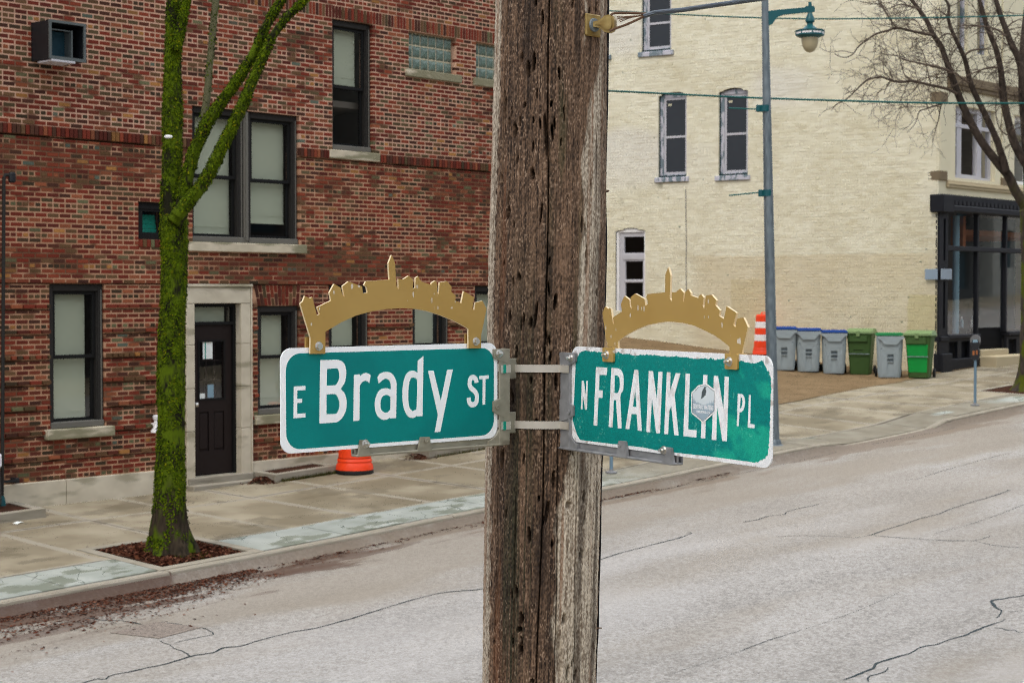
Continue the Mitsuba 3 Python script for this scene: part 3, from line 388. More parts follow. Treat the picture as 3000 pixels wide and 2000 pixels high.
pbr('m_band', proc(f_band), .35, .6, spec=.5)
pbr('m_bolt', up(206, 204, 200), .25, .9)
def f_gold(p, n, uv):
    a = fbm(p.x * 7, p.y * 7, p.z * 7, octaves=3)
    c = mix(up(164, 130, 66), up(178, 146, 84), a)
    scr = smoothstep(.80, .84, noise(p.x * 150, p.y * 150, p.z * 60)) * smoothstep(.56, .66, noise(p.x * 14 + 2, p.y * 14, p.z * 14))
    return mix(c, cf(up(212, 204, 190)), scr * .8)
pbr('m_gold', proc(f_gold), .42, .25, spec=.45)
pbr('m_goldpale', up(222, 200, 160), .45, .2)
def f_sheet_white(p, n, uv):
    k = noise(uv.x * 900, uv.y * 900)
    return mix(up(226, 230, 236), up(244, 246, 250), k)
pbr('m_white_sheet', proc(f_sheet_white), .45, spec=.35)
def f_white_old(p, n, uv):
    k = noise(uv.x * 700, uv.y * 700); d = fbm(uv.x * 60, uv.y * 60, octaves=3)
    c = mix(up(200, 202, 206), up(240, 240, 242), k)
    return mix(c, cf(up(150, 134, 124)), smoothstep(.6, .8, d) * .6)
pbr('m_white_old', proc(f_white_old), .6, spec=.25)
def f_teal(p, n, uv):
    k = noise(uv.x * 900, uv.y * 900); d = fbm(uv.x * 7, uv.y * 9, octaves=3)
    return mix(mix(up(0, 116, 114), up(0, 130, 126), k), cf(up(0, 108, 108)), smoothstep(.5, .7, d) * .5)
pbr('m_teal', proc(f_teal), .45, spec=.18)
def f_teal_old(p, n, uv):
    a, b = uv.x, uv.y
    k = noise(a * 620 + b * 300, b * 620 - a * 300)
    c = mix(up(0, 98, 96), up(0, 138, 130), k)
    d1, d2, r = voronoi(a * 16 + .5 * noise(a * 40, b * 40), b * 18)
    fade = smoothstep(.3, .62, fbm(a * 22 + b * 14, b * 26, octaves=3) + .55 * smoothstep(.48, .72, a) * (1 - smoothstep(.03, .115, b)) - .22 - .4 * (1 - smoothstep(.42, .58, a)))
    c = mix(c, mix(up(0, 140, 116), up(40, 176, 148), k), fade * .8)
    hole = smoothstep(.78, .86, noise(a * 260, b * 260)) * smoothstep(.5, .6, noise(a * 30, b * 30))
    return mix(c, cf(up(120, 200, 180)), hole * .3)
pbr('m_teal_old', proc(f_teal_old), .55, spec=.15)
def f_letter_old(p, n, uv):
    k = noise(uv.x * 700, uv.y * 700); d = fbm(uv.x * 80, uv.y * 50, octaves=3)
    return mix(mix(up(208, 210, 216), up(240, 240, 244), k), cf(up(164, 146, 134)), smoothstep(.56, .74, d) * .3)
pbr('m_letter_old', proc(f_letter_old), .55, spec=.3)
pbr('m_rubber', up(22, 20, 20), .6, spec=.3)
def f_brass(p, n, uv):
    a = fbm(p.x * 60, p.y * 60, p.z * 60, octaves=3)
    return mix(up(112, 84, 34), up(172, 150, 96), a)
pbr('m_brass', proc(f_brass), .4, .5)
pbr('m_strand', up(96, 102, 110), .32, .75)
pbr('m_rust', up(98, 72, 54), .6, .3)
pbr('m_wire', up(6, 84, 80), .6)
pbr('m_orange', up(236, 66, 22), .45)
pbr('m_reflect', up(232, 226, 224), .4)
pbr('m_bingrey', up(150, 161, 165), .5, spec=.25)
pbr('m_bingrey_light', up(150, 161, 165), .5, spec=.25)
pbr('m_binblue', up(6, 62, 140), .45)
pbr('m_binolive', up(66, 92, 50), .5, spec=.2)
pbr('m_binolive_lid', up(112, 136, 88), .5)
pbr('m_bingreenlid', up(8, 120, 62), .5)
pbr('m_bingreen', up(0, 142, 58), .45)
pbr('m_slot', up(70, 80, 84), .6)
pbr('m_bingrey_dark', up(138, 150, 154), .55)
pbr('m_bluegrey', up(140, 156, 172), .5)
pbr('m_plate', up(146, 158, 170), .5)
pbr('m_steelpost', up(120, 148, 168), .4, .5)
pbr('m_meterdark', up(26, 28, 32), .45)
pbr('m_meterdome', up(110, 110, 110), .4, .3)

# ================================================================ the street
g_ = np.array([[-300, -300], [300, -300], [300, 300], [-300, 300]], float)
add('ground', (np.c_[g_, np.full(4, -3.2)], np.array([[0, 1, 2], [0, 2, 3]])), 'm_far'); lab('ground', kind='structure')
us = np.r_[np.arange(-40, -10, 2.), np.arange(-10, 30, .4), np.arange(30, 81, 2.)]
vs = np.r_[VK - .02, np.linspace(VK + .1, 16.56, 30)]
add('road', sheet(S3(us[:, None], vs[None])), 'm_road', smooth=True); lab('road', kind='structure')
def ribbon(pts, w, dz, jag=.02, step=.05):
    p = dense(np.array(pts, float), step); n = len(p)
    t = np.gradient(p, axis=0); t /= np.linalg.norm(t, axis=1, keepdims=True) + 1e-9; q = np.c_[-t[:, 1], t[:, 0]]
    off = np.cumsum(RNG.normal(0, 1, n)); off -= np.linspace(off[0], off[-1], n); off = off / (np.abs(off).max() + 1e-6) * jag
    wid = w * np.clip(.55 + .9 * meshkit.noise(np.c_[p * 3.1, np.zeros(n)], 3) * RNG.uniform(.5, 1.3, n) - .25, .12, 2)
    wid[0] = wid[-1] = .002; p = p + q * off[:, None]
    L, R = p + q * wid[:, None] / 2, p - q * wid[:, None] / 2
    return sheet(np.stack([S3(L[:, 0], L[:, 1], dz), S3(R[:, 0], R[:, 1], dz)], 1))
WID = [.026, .016, .014, .018, .018, .020, .018, .022, .020, .016, .010, .024, .030, .014, .016, .014, .008, .012, .014]
for c, w in zip(CRACKS, WID):
    add('road__crack_seal', ribbon(c, w, .004, .03 if w > .013 else .012), 'm_tar')
uu_ = np.arange(-20, 30, .6); add('road__gutter_shadow_seam', ribbon(np.c_[uu_, 4.600 + 0 * uu_], .05, .003, .006, .1), 'm_joint')  # debris seam at the kerb foot, widened to paint the shadow line there
add('road__patch', on_ground(Polygon(PATCH), .006, .004), 'm_patch')

# walk: slabs laid over a dark bed, verge slabs beside the kerb, kerb stones
bed_v = np.linspace(-.05, 4.42, 10)
PIT = sbox(-3.82, 2.95, -2.56, 4.30); PIT2 = sbox(19.6, 2.75, 21.2, 4.30)
add('sidewalk', sheet(S3(us[:, None], bed_v[None], -.07)), 'm_joint'); lab('sidewalk', kind='structure')
FR = .13
def slab(key, u0, u1, v0, v1, bsdf, top=0., g=.006):
    P = sbox(u0 + g, v0 + g, u1 - g, v1 - g)
    for q in (PIT, PIT2): P = P.difference(q.buffer(FR + .012, join_style=2))
    if P.is_empty or P.area < .02: return
    m = on_ground(P, top, .06)
    rel = m[0] - O; uv = np.c_[(rel @ D - u0) / (u1 - u0), (rel @ N - v0) / (v1 - v0)]
    add(key, m, bsdf, uv=uv)
k = 0
for i in range(-7, 34):
    u0 = -1.37 + 1.36 * i; t = RNG.normal(0, .003, 4)
    slab('sidewalk__slab', u0, u0 + 1.36, 1.30, 3.55, 'm_walk', t[0])
    slab('sidewalk__slab', u0, u0 + 1.36, -.04, 1.30, 'm_walk', t[1])
    slab('sidewalk__verge_slab', u0 + .3, u0 + 1.66, 3.55, 4.395, 'm_verge', t[2])
for q in (PIT, PIT2):
    add('sidewalk__pit_edge', on_ground(q.buffer(FR, join_style=2).difference(q), .004, .08), 'm_kerb')
def kerb_piece(u0, u1):
    n = max(2, int((u1 - u0) / .3) + 1); uu = np.linspace(u0, u1, n)
    h = kerb_h(uu); P = []
    for u, hh in zip(uu, h):
        z0 = float(kr(u)) - .08; z1 = float(kr(u)) + hh
        prof = [(4.400, z0), (4.400, z1 - .006), (4.408, z1), (4.53, z1), (4.553, z1 - .008), (4.562, z1 - .03 * min(1, hh / .1)), (4.575, z0)]
        P.append([O + u * D + v * N + np.array([0, 0, z]) for v, z in prof])
    P = np.array(P); v, f = grid(P); m = P.shape[1]
    caps = []
    for b in (0, (n - 1) * m): caps += [[b, b + i, b + i + 1] for i in range(1, m - 1)]
    return v, np.vstack([f, caps])
add('kerb', sheet(S3(us[:, None], np.array([4.39, 4.56])[None] * 0 + np.array([4.405, 4.545]), 0) - np.array([0, 0, .16])), 'm_joint'); lab('kerb', kind='structure')
for i in range(-4, 10):
    a = .72 + 4.62 * i
    add('kerb__stone', kerb_piece(a + .012, a + 4.62 - .012), 'm_kerb', smooth=35)
# the near side of the street, under the frame
add('near_sidewalk', sheet(S3(us[:, None], np.array([16.56, 20, 26, 40.])[None])), 'm_walk', uv=np.full((len(us) * 4, 2), .5)); lab('near_sidewalk', kind='structure')
# the vacant lot
lu = np.r_[np.arange(5.9, 30, .5)]; lv = np.r_[.9, .5, .2, -np.arange(0., 26, .8)]
PL = S3(lu[:, None], lv[None], .006)
edge_v = np.interp(lu, [5, 9, 14.4, 16, 18.2, 20, 22.7, 30], [.15, .3, .75, .68, .5, .5, .14, .1])
PL = S3(np.repeat(lu[:, None], len(lv), 1), np.minimum(lv[None], edge_v[:, None] + .06 * (meshkit.noise(np.c_[lu * 1.7, lu * 0, lu * 0])[:, None] - .5)), .012)
PL[:, 4:, 2] += .05 * (meshkit.fbm(PL[:, 4:] * .9) - .5)
add('lot', sheet(PL), 'm_lot', smooth=True); lab('lot', kind='structure')

# ================================================================ brick building
B = 'brick_building'
lab(B, 'three storey red and brown brick building with black framed windows behind the mossy tree', 'building')
WZ, CP = .36, .0686                                  # foot of the brickwork, height of a course
OPEN = {'w1': (-2.42, -1.54, 1.055, 3.03), 'w2': (-.01, 2.06, 3.66, 5.645), 'w3': (2.755, 3.634, 5.175, 7.24), 'g1': (4.463, 5.594, 6.62, 7.24), 'g2': (6.10, 7.231, 6.62, 7.24),
        'sw': (-.97, -.42, 3.676, 4.205), 'door': (-.157, 1.085, -1., 3.042), 'w4': (1.235, 2.06, 1.055, 2.71), 'w5': (2.69, 3.565, 1.055, 3.03), 'w6': (4.57, 5.45, 1.055, 3.03), 'w7': (6.10, 6.98, 1.055, 3.03),
        'ac': (-2.69, -2.12, 6.01, 6.53)}
UL, UR, ZT = -9., 8.4, 9.2
solid = sbox(UL, -1.2, UR, ZT)
for o in OPEN.values(): solid = solid.difference(sbox(o[0] - .004, o[2] - .004, o[1] + .004, o[3] + .004))
up_, lo_ = solid.intersection(sbox(UL, 3.052, UR, ZT)), solid.intersection(sbox(UL, -1.2, UR, 3.052))
GROOVE = [3.052] + [WZ + CP * (5 * i + 4) for i in range(7)]
for g0 in GROOVE: lo_ = lo_.difference(sbox(UL, g0 - .024, UR, g0 - .003))
up_ = up_.difference(sbox(UL, 5.004, UR, 5.024))
back_ = solid.intersection(sbox(UL, .3, UR, 5.1))
wall = cat([ext(up_, .006, .32), ext(lo_, .036, .32), ext(back_, .095, .33)])
add(B + '__wall', ST(wall), 'm_mortar')
PAL = [((112, 45, 31), .20), ((126, 58, 39), .17), ((90, 39, 29), .15), ((72, 42, 32), .13), ((138, 78, 52), .07), ((98, 72, 48), .12), ((82, 68, 46), .10), ((60, 48, 34), .04), ((154, 106, 58), .02), ((98, 96, 68), .015), ((86, 94, 82), .005)]
PC = np.array([up(*c) for c, _ in PAL]); PW = np.array([w for _, w in PAL]); PW = PW / PW.sum()
HW = np.array([.10, .08, .10, .13, .05, .16, .17, .15, .03, .05, .02]); HW = HW / HW.sum()
LW = np.array([.28, .17, .17, .10, .07, .07, .05, .03, .02, .02, .005]); LW = LW / LW.sum()
bricks = []                                          # u0, u1, z0, z1, front, colour
def hole_at(z): return [(o[0], o[1]) for o in OPEN.values() if o[2] < z < o[3]]
ARCH = (1.14, 2.10, 2.712, 3.035)
def lay(z0, z1, front, u_off, pitch, gap, weights, joints=.017):
    zc = (z0 + z1) / 2; hs = hole_at(zc)
    if ARCH[2] < zc < ARCH[3]: hs = hs + [(ARCH[0], ARCH[1])]
    n0 = int((UL - u_off) / pitch) - 1; n1 = int((UR - u_off) / pitch) + 1
    for i in range(n0, n1 + 1):
        a, b = u_off + i * pitch + gap / 2, u_off + (i + 1) * pitch - gap / 2
        a, b = max(a, UL), min(b, UR); segs = [(a, b)]
        for h0, h1 in hs:
            new = []
            for s0, s1 in segs:
                if s1 <= h0 or s0 >= h1: new.append((s0, s1)); continue
                if s0 < h0: new.append((s0, h0))
                if s1 > h1: new.append((h1, s1))
            segs = new
        for s0, s1 in segs:
            if s1 - s0 < .022: continue
            c = PC[RNG.choice(len(PC), p=weights)] * RNG.uniform(.72, 1.08)
            bricks.append((s0, s1, z0 + joints / 2, z1 - joints / 2, front + RNG.normal(0, .0012), c))
kz = 0
z = WZ
while z < 5.026 - .02:
    z1 = min(z + CP, 5.026); head = kz % 6 == 0
    low = z1 < 3.06
    proj = (kz % 5 == 4)
    front = (0. if proj else .03) if low else 0.
    w_ = HW if head else (LW if z < 5.03 else PW)
    under = kz % 5 == 3 and low or kz == 67
    lay(z, z1 - (.013 if under else 0), front, .0949 if kz % 2 else 0., .0949 if head else .1898, .016, w_)
    z = z1; kz += 1
SW_ = np.array([.22, .12, .25, .22, .03, .07, .05, .03, .01, 0, 0]); SW_ = SW_ / SW_.sum()
lay(5.026, 5.163, -.032, 0., .0686, .006, SW_, .006)
z, j = 5.163, 0
while z < 7.245 - .03:
    z1 = z + (7.245 - 5.163) / 30; head = j % 6 == 2
    lay(z, z1, 0., .0949 if j % 2 else 0., .0949 if head else .1898, .016, HW if head else PW); z = z1; j += 1
lay(7.245, 7.45, -.004, 0., .0686, .012, PW, .012)
z, j = 7.45, 0
while z < ZT - .05:
    head = j % 6 == 1
    lay(z, z + CP, 0., .0949 if j % 2 else 0., .0949 if head else .1898, .016, HW if head else PW); z += CP; j += 1
# soot and moss on the older, lower brickwork turns single bricks browner
bu = np.array([(b[0] + b[1]) / 2 for b in bricks]); bz = np.array([(b[2] + b[3]) / 2 for b in bricks])
soot = .55 * meshkit.fbm(np.c_[bu * .9 + 3, bz * 1.6, bu * 0], 3, seed=2) + .45 * RNG.random(len(bu))
zone = np.clip(np.clip((.6 - np.abs(bz - 3.35)) / .4, 0, 1) + .8 * np.clip((.6 - np.abs(bz - 4.72)) / .4, 0, 1) + .4 * (bz < 2.6), 0, 1)
zone = np.where(bz > 5.1, 0, zone)
sootm = np.clip((soot + .20 * zone - .60) / .2, 0, 1) * RNG.uniform(.4, 1, len(bricks))
cols = np.array([b[5] for b in bricks]) * (1 - .5 * sootm[:, None]) + np.array(up(88, 62, 44)) * (.5 * sootm[:, None])
SZ = np.array([(b[0], b[1], b[2], b[3], b[4]) for b in bricks])
def brick_mesh(idx):
    s = SZ[idx]; n = len(s); X = np.stack([s[:, 0], s[:, 1], s[:, 1], s[:, 0]] * 2, 1)
    Y = np.stack([s[:, 4], s[:, 4], s[:, 4] + .09, s[:, 4] + .09] * 2, 1); Zz = np.stack([s[:, 2]] * 4 + [s[:, 3]] * 4, 1)
    ch = .0035                                                       # worn arrises: the front face is a little smaller
    X[:, [0, 4]] += ch; X[:, [1, 5]] -= ch; Zz[:, [0, 1]] += ch; Zz[:, [4, 5]] -= ch
    V = np.stack([X, Y, Zz], -1).reshape(-1, 3)
    F = (np.arange(n)[:, None, None] * 8 + np.delete(BF_, [8, 9], 0)[None]).reshape(-1, 3)
    return ST((V, F)), np.repeat(cols[idx], 8, 0)
inview = (bu > -3.12) & (bu < 5.9) & (bz > .37) & (bz < 6.3) & ~((bu > -1.0) & (bu < -.25))
score = np.where(inview, (SZ[:, 1] - SZ[:, 0]) * 100 - bu * 1.8, -1e9)
near = np.argsort(-score)[:300]; rest = np.setdiff1d(np.arange(len(bricks)), near)
m, c = brick_mesh(rest); add(B + '__wall__brickwork', m, 'm_brick', color=c); lab(B + '__wall__brickwork', kind='stuff')
for i in near:
    m, c = brick_mesh(np.array([i])); add(B + '__wall__brick', m, 'm_brick', color=c)
# splayed brick arch over the window right of the door
for i in range(12):
    b0, b1 = 1.235 + .0688 * i, 1.235 + .0688 * (i + 1); t0, t1 = 1.15 + .079 * i, 1.15 + .079 * (i + 1)
    cut = .62 if i % 2 else .38
    for f0, f1 in ((0, cut), (cut, 1)):
        q = lambda f, e: ((b0 if e == 0 else b1) * (1 - f) + (t0 if e == 0 else t1) * f, 2.712 + .323 * f)
        P = Polygon([q(f0, 0), q(f0, 1), q(f1, 1), q(f1, 0)]).buffer(-.0085, join_style=2)
        m = ST(ext(P, .028, .11)); c = PC[RNG.choice(len(PC), p=SW_)] * RNG.uniform(.7, 1.05)
        add(B + '__wall__arch_brick', m, 'm_brick', color=np.repeat(c[None], len(m[0]), 0))
# shell: the other walls and the roof, so that the rooms are dark
add(B + '__end_wall', ST(cat([bx(UR, UR + .3, 0, 14, -1.2, ZT), bx(UL - .3, UL, 0, 14, -1.2, ZT), bx(UL, UR, 14, 14.3, -1.2, ZT)])), 'm_endwall')
add(B + '__roof', ST(bx(UL - .3, UR + .3, -.1, 14.4, ZT, ZT + .25)), 'm_limestone')
add(B + '__floor', ST(cat([bx(UL, UR, .33, 14, 3.2, 3.45), bx(UL, UR, .33, 14, .1, .3), bx(UL, UR, .33, 14, 5.9, 6.0)])), 'm_room')
add(B + '__room_divider', ST(cat([bx(UL, UR, 2.2, 2.3, .3, ZT), bx(-1.05, -1.0, .33, 2.2, .3, ZT), bx(2.3, 2.35, .33, 2.2, .3, ZT), bx(4.0, 4.05, .33, 2.2, .3, ZT)])), 'm_room')
# stone base
for a, b in ((-9, -4.7), (-4.7, -2.2), (-2.2, -.16), (1.09, 2.92), (2.92, 5.4), (5.4, 8.4)):
    add(B + '__base_stone', ST(bxc(a + .004, b - .004, -.012, .3, -1.15, WZ - .004, .008)), 'm_limestone', smooth=30)

def dh_window(key, o, rail, wf=.075, blind=None, stool=True, sill=True, sw=.12, gap=.085):
    """a double-hung window in an opening: outer frame, two sashes, panes, a roller blind behind, a stone sill below"""
    u0, u1, z0, z1 = o; k = fresh(key)
    zb = z0 + (.085 if stool else .03)
    fr = [bxc(u0, u0 + wf, .07, .17, z0, z1, .006), bxc(u1 - wf, u1, .07, .17, z0, z1, .006), bxc(u0 + wf, u1 - wf, .07, .17, z1 - wf * 1.25, z1, .006),
          bxc(u0 + wf * .62, u0 + wf * 1.2, .09, .2, z0, z1 - wf, .005), bxc(u1 - wf * 1.2, u1 - wf * .62, .09, .2, z0, z1 - wf, .005)]
    if stool: add(k + '__stool', ST(bxc(u0 + .01, u1 - .01, .03, .2, z0, zb, .008)), 'm_stool', smooth=30, number=False)
    add(k + '__frame', ST(cat(fr)), 'm_frame', smooth=30, number=False)
    a, b = u0 + wf * 1.15, u1 - wf * 1.15
    for q in (u1 - wf * .55,): add(k + '__stop_bead', ST(bxc(q, q + .022, .058, .07, zb, z1 - wf, .004)), 'm_stool', smooth=30, number=False)
    for nm, s0, s1, w0 in (('upper_sash', rail - .02, z1 - wf * 1.2, sw), ('lower_sash', zb - .004, rail + .025, sw + .042)):
        st = .052
        ring = sbox(a, s0, b, s1).difference(sbox(a + st, s0 + st * .9, b - st, s1 - st))
        add(k + '__' + nm, ST(ext(ring, w0, w0 + .036)), 'm_sash', number=False)
        gq = np.array([[a + st - .01, w0 + .018, s0 + st * .8], [b - st + .01, w0 + .018, s0 + st * .8], [b - st + .01, w0 + .018, s1 - st + .01], [a + st - .01, w0 + .018, s1 - st + .01]])
        add(k + '__' + ('pane' if nm == 'upper_sash' else 'pane_001'), ST((gq, np.array([[0, 1, 2], [0, 2, 3]]))), 'm_glass', number=False)
    if blind:
        b -= gap
        uu = np.linspace(a + .005, b - .005, 24); zz_ = np.linspace(blind, z1 - wf, 30)
        Y = sw + .13 + .006 * meshkit.noise(np.stack(np.broadcast_arrays(uu[:, None] * 3, zz_[None] * 4, 0 * uu[:, None]), -1), 5)
        P = np.stack([np.broadcast_to(uu[:, None], Y.shape), Y, np.broadcast_to(zz_[None], Y.shape)], -1)
        add(k + '__blind', ST(cat([grid(P), bxc(a + .005, b - .005, sw + .118, sw + .142, blind - .03, blind + .004, .004), bx(a + .005, b - .005, sw + .122, sw + .126, blind + .09, blind + .098)])), 'm_blind', smooth=30, number=False)
    if sill: add(k + '__sill', ST(bxc(u0 - .10, u1 + .115, -.055, .16, z0 - .143, z0 - .004, .01)), 'm_sill', smooth=30, number=False)
    return k
WK = B + '__window'
dh_window(WK, OPEN['w1'], 2.03, blind=1.17)
dh_window(WK, (-.01, .985, 3.66, 5.645), 4.635, blind=3.80, sill=False, gap=.03)
dh_window(WK, (1.065, 2.06, 3.66, 5.645), 4.62, blind=4.0, sill=False, gap=.03)
add(B + '__mullion', ST(cat([bxc(.985, 1.065, .03, .2, 3.66, 5.645, .01), bxc(1.0, 1.05, .012, .03, 3.70, 5.62, .004)])), 'm_stool', smooth=30)
add(B + '__double_sill', ST(bxc(-.12, 2.165, -.055, .16, 3.52, 3.658, .01)), 'm_sill', smooth=30)
dh_window(WK, OPEN['w3'], 6.19, blind=6.27)
lab(B + '__window_003', 'tall upper window with its blind half drawn')
for kk in ('w4', 'w5', 'w6', 'w7'): dh_window(WK, OPEN[kk], 1.93 if kk == 'w4' else 2.04, blind=1.2)
# small black window with a teal blind, left of the tree fork
u0, u1, z0, z1 = OPEN['sw']; k = fresh(B + '__small_window')
add(k + '__frame', ST(ext(sbox(u0, z0, u1, z1).difference(sbox(u0 + .11, z0 + .10, u1 - .11, z1 - .13)), .06, .14)), 'm_sash')
add(k + '__frame', ST(bxc(u0, u1, .045, .06, z1 - .1, z1 - .045, .004)), 'm_sash')
for i in range(4): add(k + '__blind_slat', ST(bxc(u0 + .1, u1 - .1, .19 + .012 * i, .2 + .012 * i, z0 + .09 + .068 * i, z0 + .155 + .068 * i, .003)), 'm_tealblind')
gq = np.array([[u0 + .1, .1, z0 + .09], [u1 - .1, .1, z0 + .09], [u1 - .1, .1, z1 - .12], [u0 + .1, .1, z1 - .12]])
add(k + '__pane', ST((gq, np.array([[0, 1, 2], [0, 2, 3]]))), 'm_glass')
for i in range(8): 
    m = ST(bxc(u0 - .0 + .0695 * i, u0 + .0695 * i + .062, -.012, .1, z0 - .112, z0 - .006, .004)); c = PC[RNG.choice(len(PC), p=LW)]
    add(k + '__sill_brick', m, 'm_brick', color=np.repeat(c[None], len(m[0]), 0))
# glass block windows
for kk in ('g1', 'g2'):
    u0, u1, z0, z1 = OPEN[kk]; k = fresh(B + '__block_window')
    add(k + '__mortar_bed', ST(bx(u0, u1, .12, .16, z0, z1)), 'm_blockjoint')
    nu, nz = 6, 3; du, dz = (u1 - u0) / nu, (z1 - z0) / nz
    for i in range(nu):
        for jz in range(nz):
            a, b, c0, c1 = u0 + du * i + .011, u0 + du * (i + 1) - .011, z0 + dz * jz + .011, z0 + dz * (jz + 1) - .011
            uu, zz_ = np.linspace(a, b, 9), np.linspace(c0, c1, 9); X, Zg = np.meshgrid(uu, zz_, indexing='ij')
            e = np.minimum(np.minimum(X - a, b - X) / (b - a), np.minimum(Zg - c0, c1 - Zg) / (c1 - c0)) * 2
            Yg = .115 - .035 * (1 - (1 - np.clip(e * 1.6, 0, 1)) ** 2)
            Yg = Yg + .012 * np.exp(-(((X - (a + b) / 2) / .035) ** 2))
            add(k + '__glass_block', ST(grid(np.stack([X, Yg, Zg], -1))), 'm_block', smooth=True)
    add(k + '__sill', ST(bxc(u0 - .09, u1 + .11, -.05, .14, z0 - .135, z0 - .004, .01)), 'm_sill', smooth=30)

# entrance
k = B + '__entrance'
for a, b, side in ((-.153, .0, 0), (.872, 1.052, 1)):
    for z0, z1 in ((-.25, .88), (.88, 1.51), (1.51, 2.15), (2.15, 2.752)):
        add(k + '__jamb_stone', ST(bxc(a, b, -.02, .3, z0 + .003, z1 - .003, .006)), 'm_limestone', smooth=30)
add(k + '__lintel', ST(bxc(-.153, 1.052, -.02, .3, 2.756, 2.985, .006)), 'm_limestone', smooth=30)
add(k + '__moulding', ST(cat([bxc(-.155, 1.085, -.045, .2, 3.0, 3.04, .008), bxc(1.058, 1.084, -.03, .2, -.1, 3.0, .006), bx(-.15, 1.06, .0, .2, 2.98, 3.0), bx(1.05, 1.06, .0, .2, .2, 2.98)])), 'm_limestone', smooth=30)
add(k + '__step', ST(cat([bxc(-.2, 1.13, -.24, .3, -.3, .105, .012), bxc(-.14, 1.06, -.06, .3, .1, .2, .01)])), 'm_kerb', smooth=30)
dk = B + '__door'
fr = sbox(.0, .2, .872, 2.756).difference(unary_union([sbox(.05, .2, .822, 2.437), sbox(.05, 2.482, .822, 2.70)]))
add(dk + '__frame', ST(ext(fr, .11, .2)), 'm_sash')
leaf_ = sbox(.053, .215, .819, 2.434).difference(sbox(.205, 1.335, .67, 2.19))
leaf_ = leaf_.difference(unary_union([sbox(.20, .56, .385, 1.145), sbox(.48, .56, .675, 1.145)]))
add(dk + '__leaf', ST(cat([ext(leaf_, .15, .195), bx(.19, .69, .175, .192, .55, 1.155), bxc(.215, .37, .155, .18, .585, 1.12, .012), bxc(.495, .66, .155, .18, .585, 1.12, .012)])), 'm_door')
for a, b, c0, c1 in ((.205, .67, 1.335, 2.19),):
    gq = np.array([[a, .17, c0], [b, .17, c0], [b, .17, c1], [a, .17, c1]]); add(dk + '__pane', ST((gq, np.array([[0, 1, 2], [0, 2, 3]]))), 'm_glass')
add(dk + '__muntin', ST(cat([bx(.352, .366, .176, .19, 1.335, 2.19), bx(.507, .521, .176, .19, 1.335, 2.19), bx(.205, .67, .177, .189, 1.612, 1.626), bx(.205, .67, .177, .189, 1.9, 1.914)])), 'm_door')
add(dk + '__lite_frame', ST(ext(sbox(.185, 1.315, .69, 2.21).difference(sbox(.21, 1.34, .665, 2.185)), .138, .15)), 'm_sash')
gq = np.array([[.05, .16, 2.48], [.822, .16, 2.48], [.822, .16, 2.70], [.05, .16, 2.70]]); add(dk + '__transom_pane', ST((gq, np.array([[0, 1, 2], [0, 2, 3]]))), 'm_glass')
add(dk + '__transom_blind', ST(bx(.06, .75, .24, .25, 2.44, 2.74)), 'm_blind')
kn = lathe([(0, 0), (.034, .0), (.038, .006), (.016, .012), (.014, .03), (.032, .042), (.038, .058), (.03, .074), (0, .08)], 20)
add(dk + '__knob', ST((np.c_[kn[0][:, 0] + .12, .15 - kn[0][:, 2], kn[0][:, 1] + 1.262], kn[1])), 'm_chrome', smooth=True)
def card(key, u0, u1, z0, z1, w, m, label, cat_):
    kk = add(key, ST(bx(u0, u1, w, w + .002, z0, z1)), m); lab(kk, label, cat_); return kk
kk = fresh('paper_notice'); add(kk + '__sheet', ST(bx(.29, .47, .1635, .1655, 1.93, 2.18)), 'm_paper'); add(kk + '__stripe', ST(bx(.325, .345, .1615, .163, 1.93, 2.18)), 'm_papergreen')
lab(kk, 'white paper notice with a green stripe taped to the door glass', 'notice')
card('paper_card', .212, .325, 1.345, 1.42, .165, 'm_paper', 'small white card at the lower left corner of the door glass', 'card')
card('paper_flyer', .375, .49, 1.35, 1.545, .165, 'm_paperblue', 'bluish flyer at the bottom of the door glass', 'flyer')

# air conditioner in its wall sleeve
k = fresh('air_conditioner')
lab(k, 'grey box of a wall air conditioner jutting from the brick wall, upper left', 'air conditioner')
u0, u1, z0, z1 = -2.686, -2.124, 6.014, 6.526
ring = sbox(u0, z0, u1, z1).difference(sbox(u0 + .022, z0 + .03, u1 - .022, z1 - .03))
add(k + '__sleeve', ST(ext(ring, -.40, .3)), 'm_meterdark')
add(k + '__front_frame', ST(ext(sbox(u0 - .004, z0 - .004, u1 + .004, z1 + .004).difference(sbox(u0 + .03, z0 + .04, u1 - .03, z1 - .03)), -.425, -.40)), 'm_acframe')
add(k + '__panel', ST(bxc(u0 + .03, u1 - .17, -.2, -.02, z0 + .04, z1 - .11, .01)), 'm_tealwall', smooth=30)
add(k + '__bracket', ST(cat([bx(u1 - .185, u1 - .165, -.36, -.05, z0 + .04, z1 - .1), bx(u0 + .03, u1 - .17, -.34, -.32, z1 - .115, z1 - .1)])), 'm_acframe')
add(k + '__back', ST(bx(u0 + .02, u1 - .02, .1, .12, z0, z1)), 'm_dark')  # near-black sheet, the shade of the open sleeve put into its colour
add(k + '__drip_tray', ST(bxc(u0 + .02, u1 - .17, -.43, -.1, z0 - .035, z0 - .006, .004)), 'm_lilac')

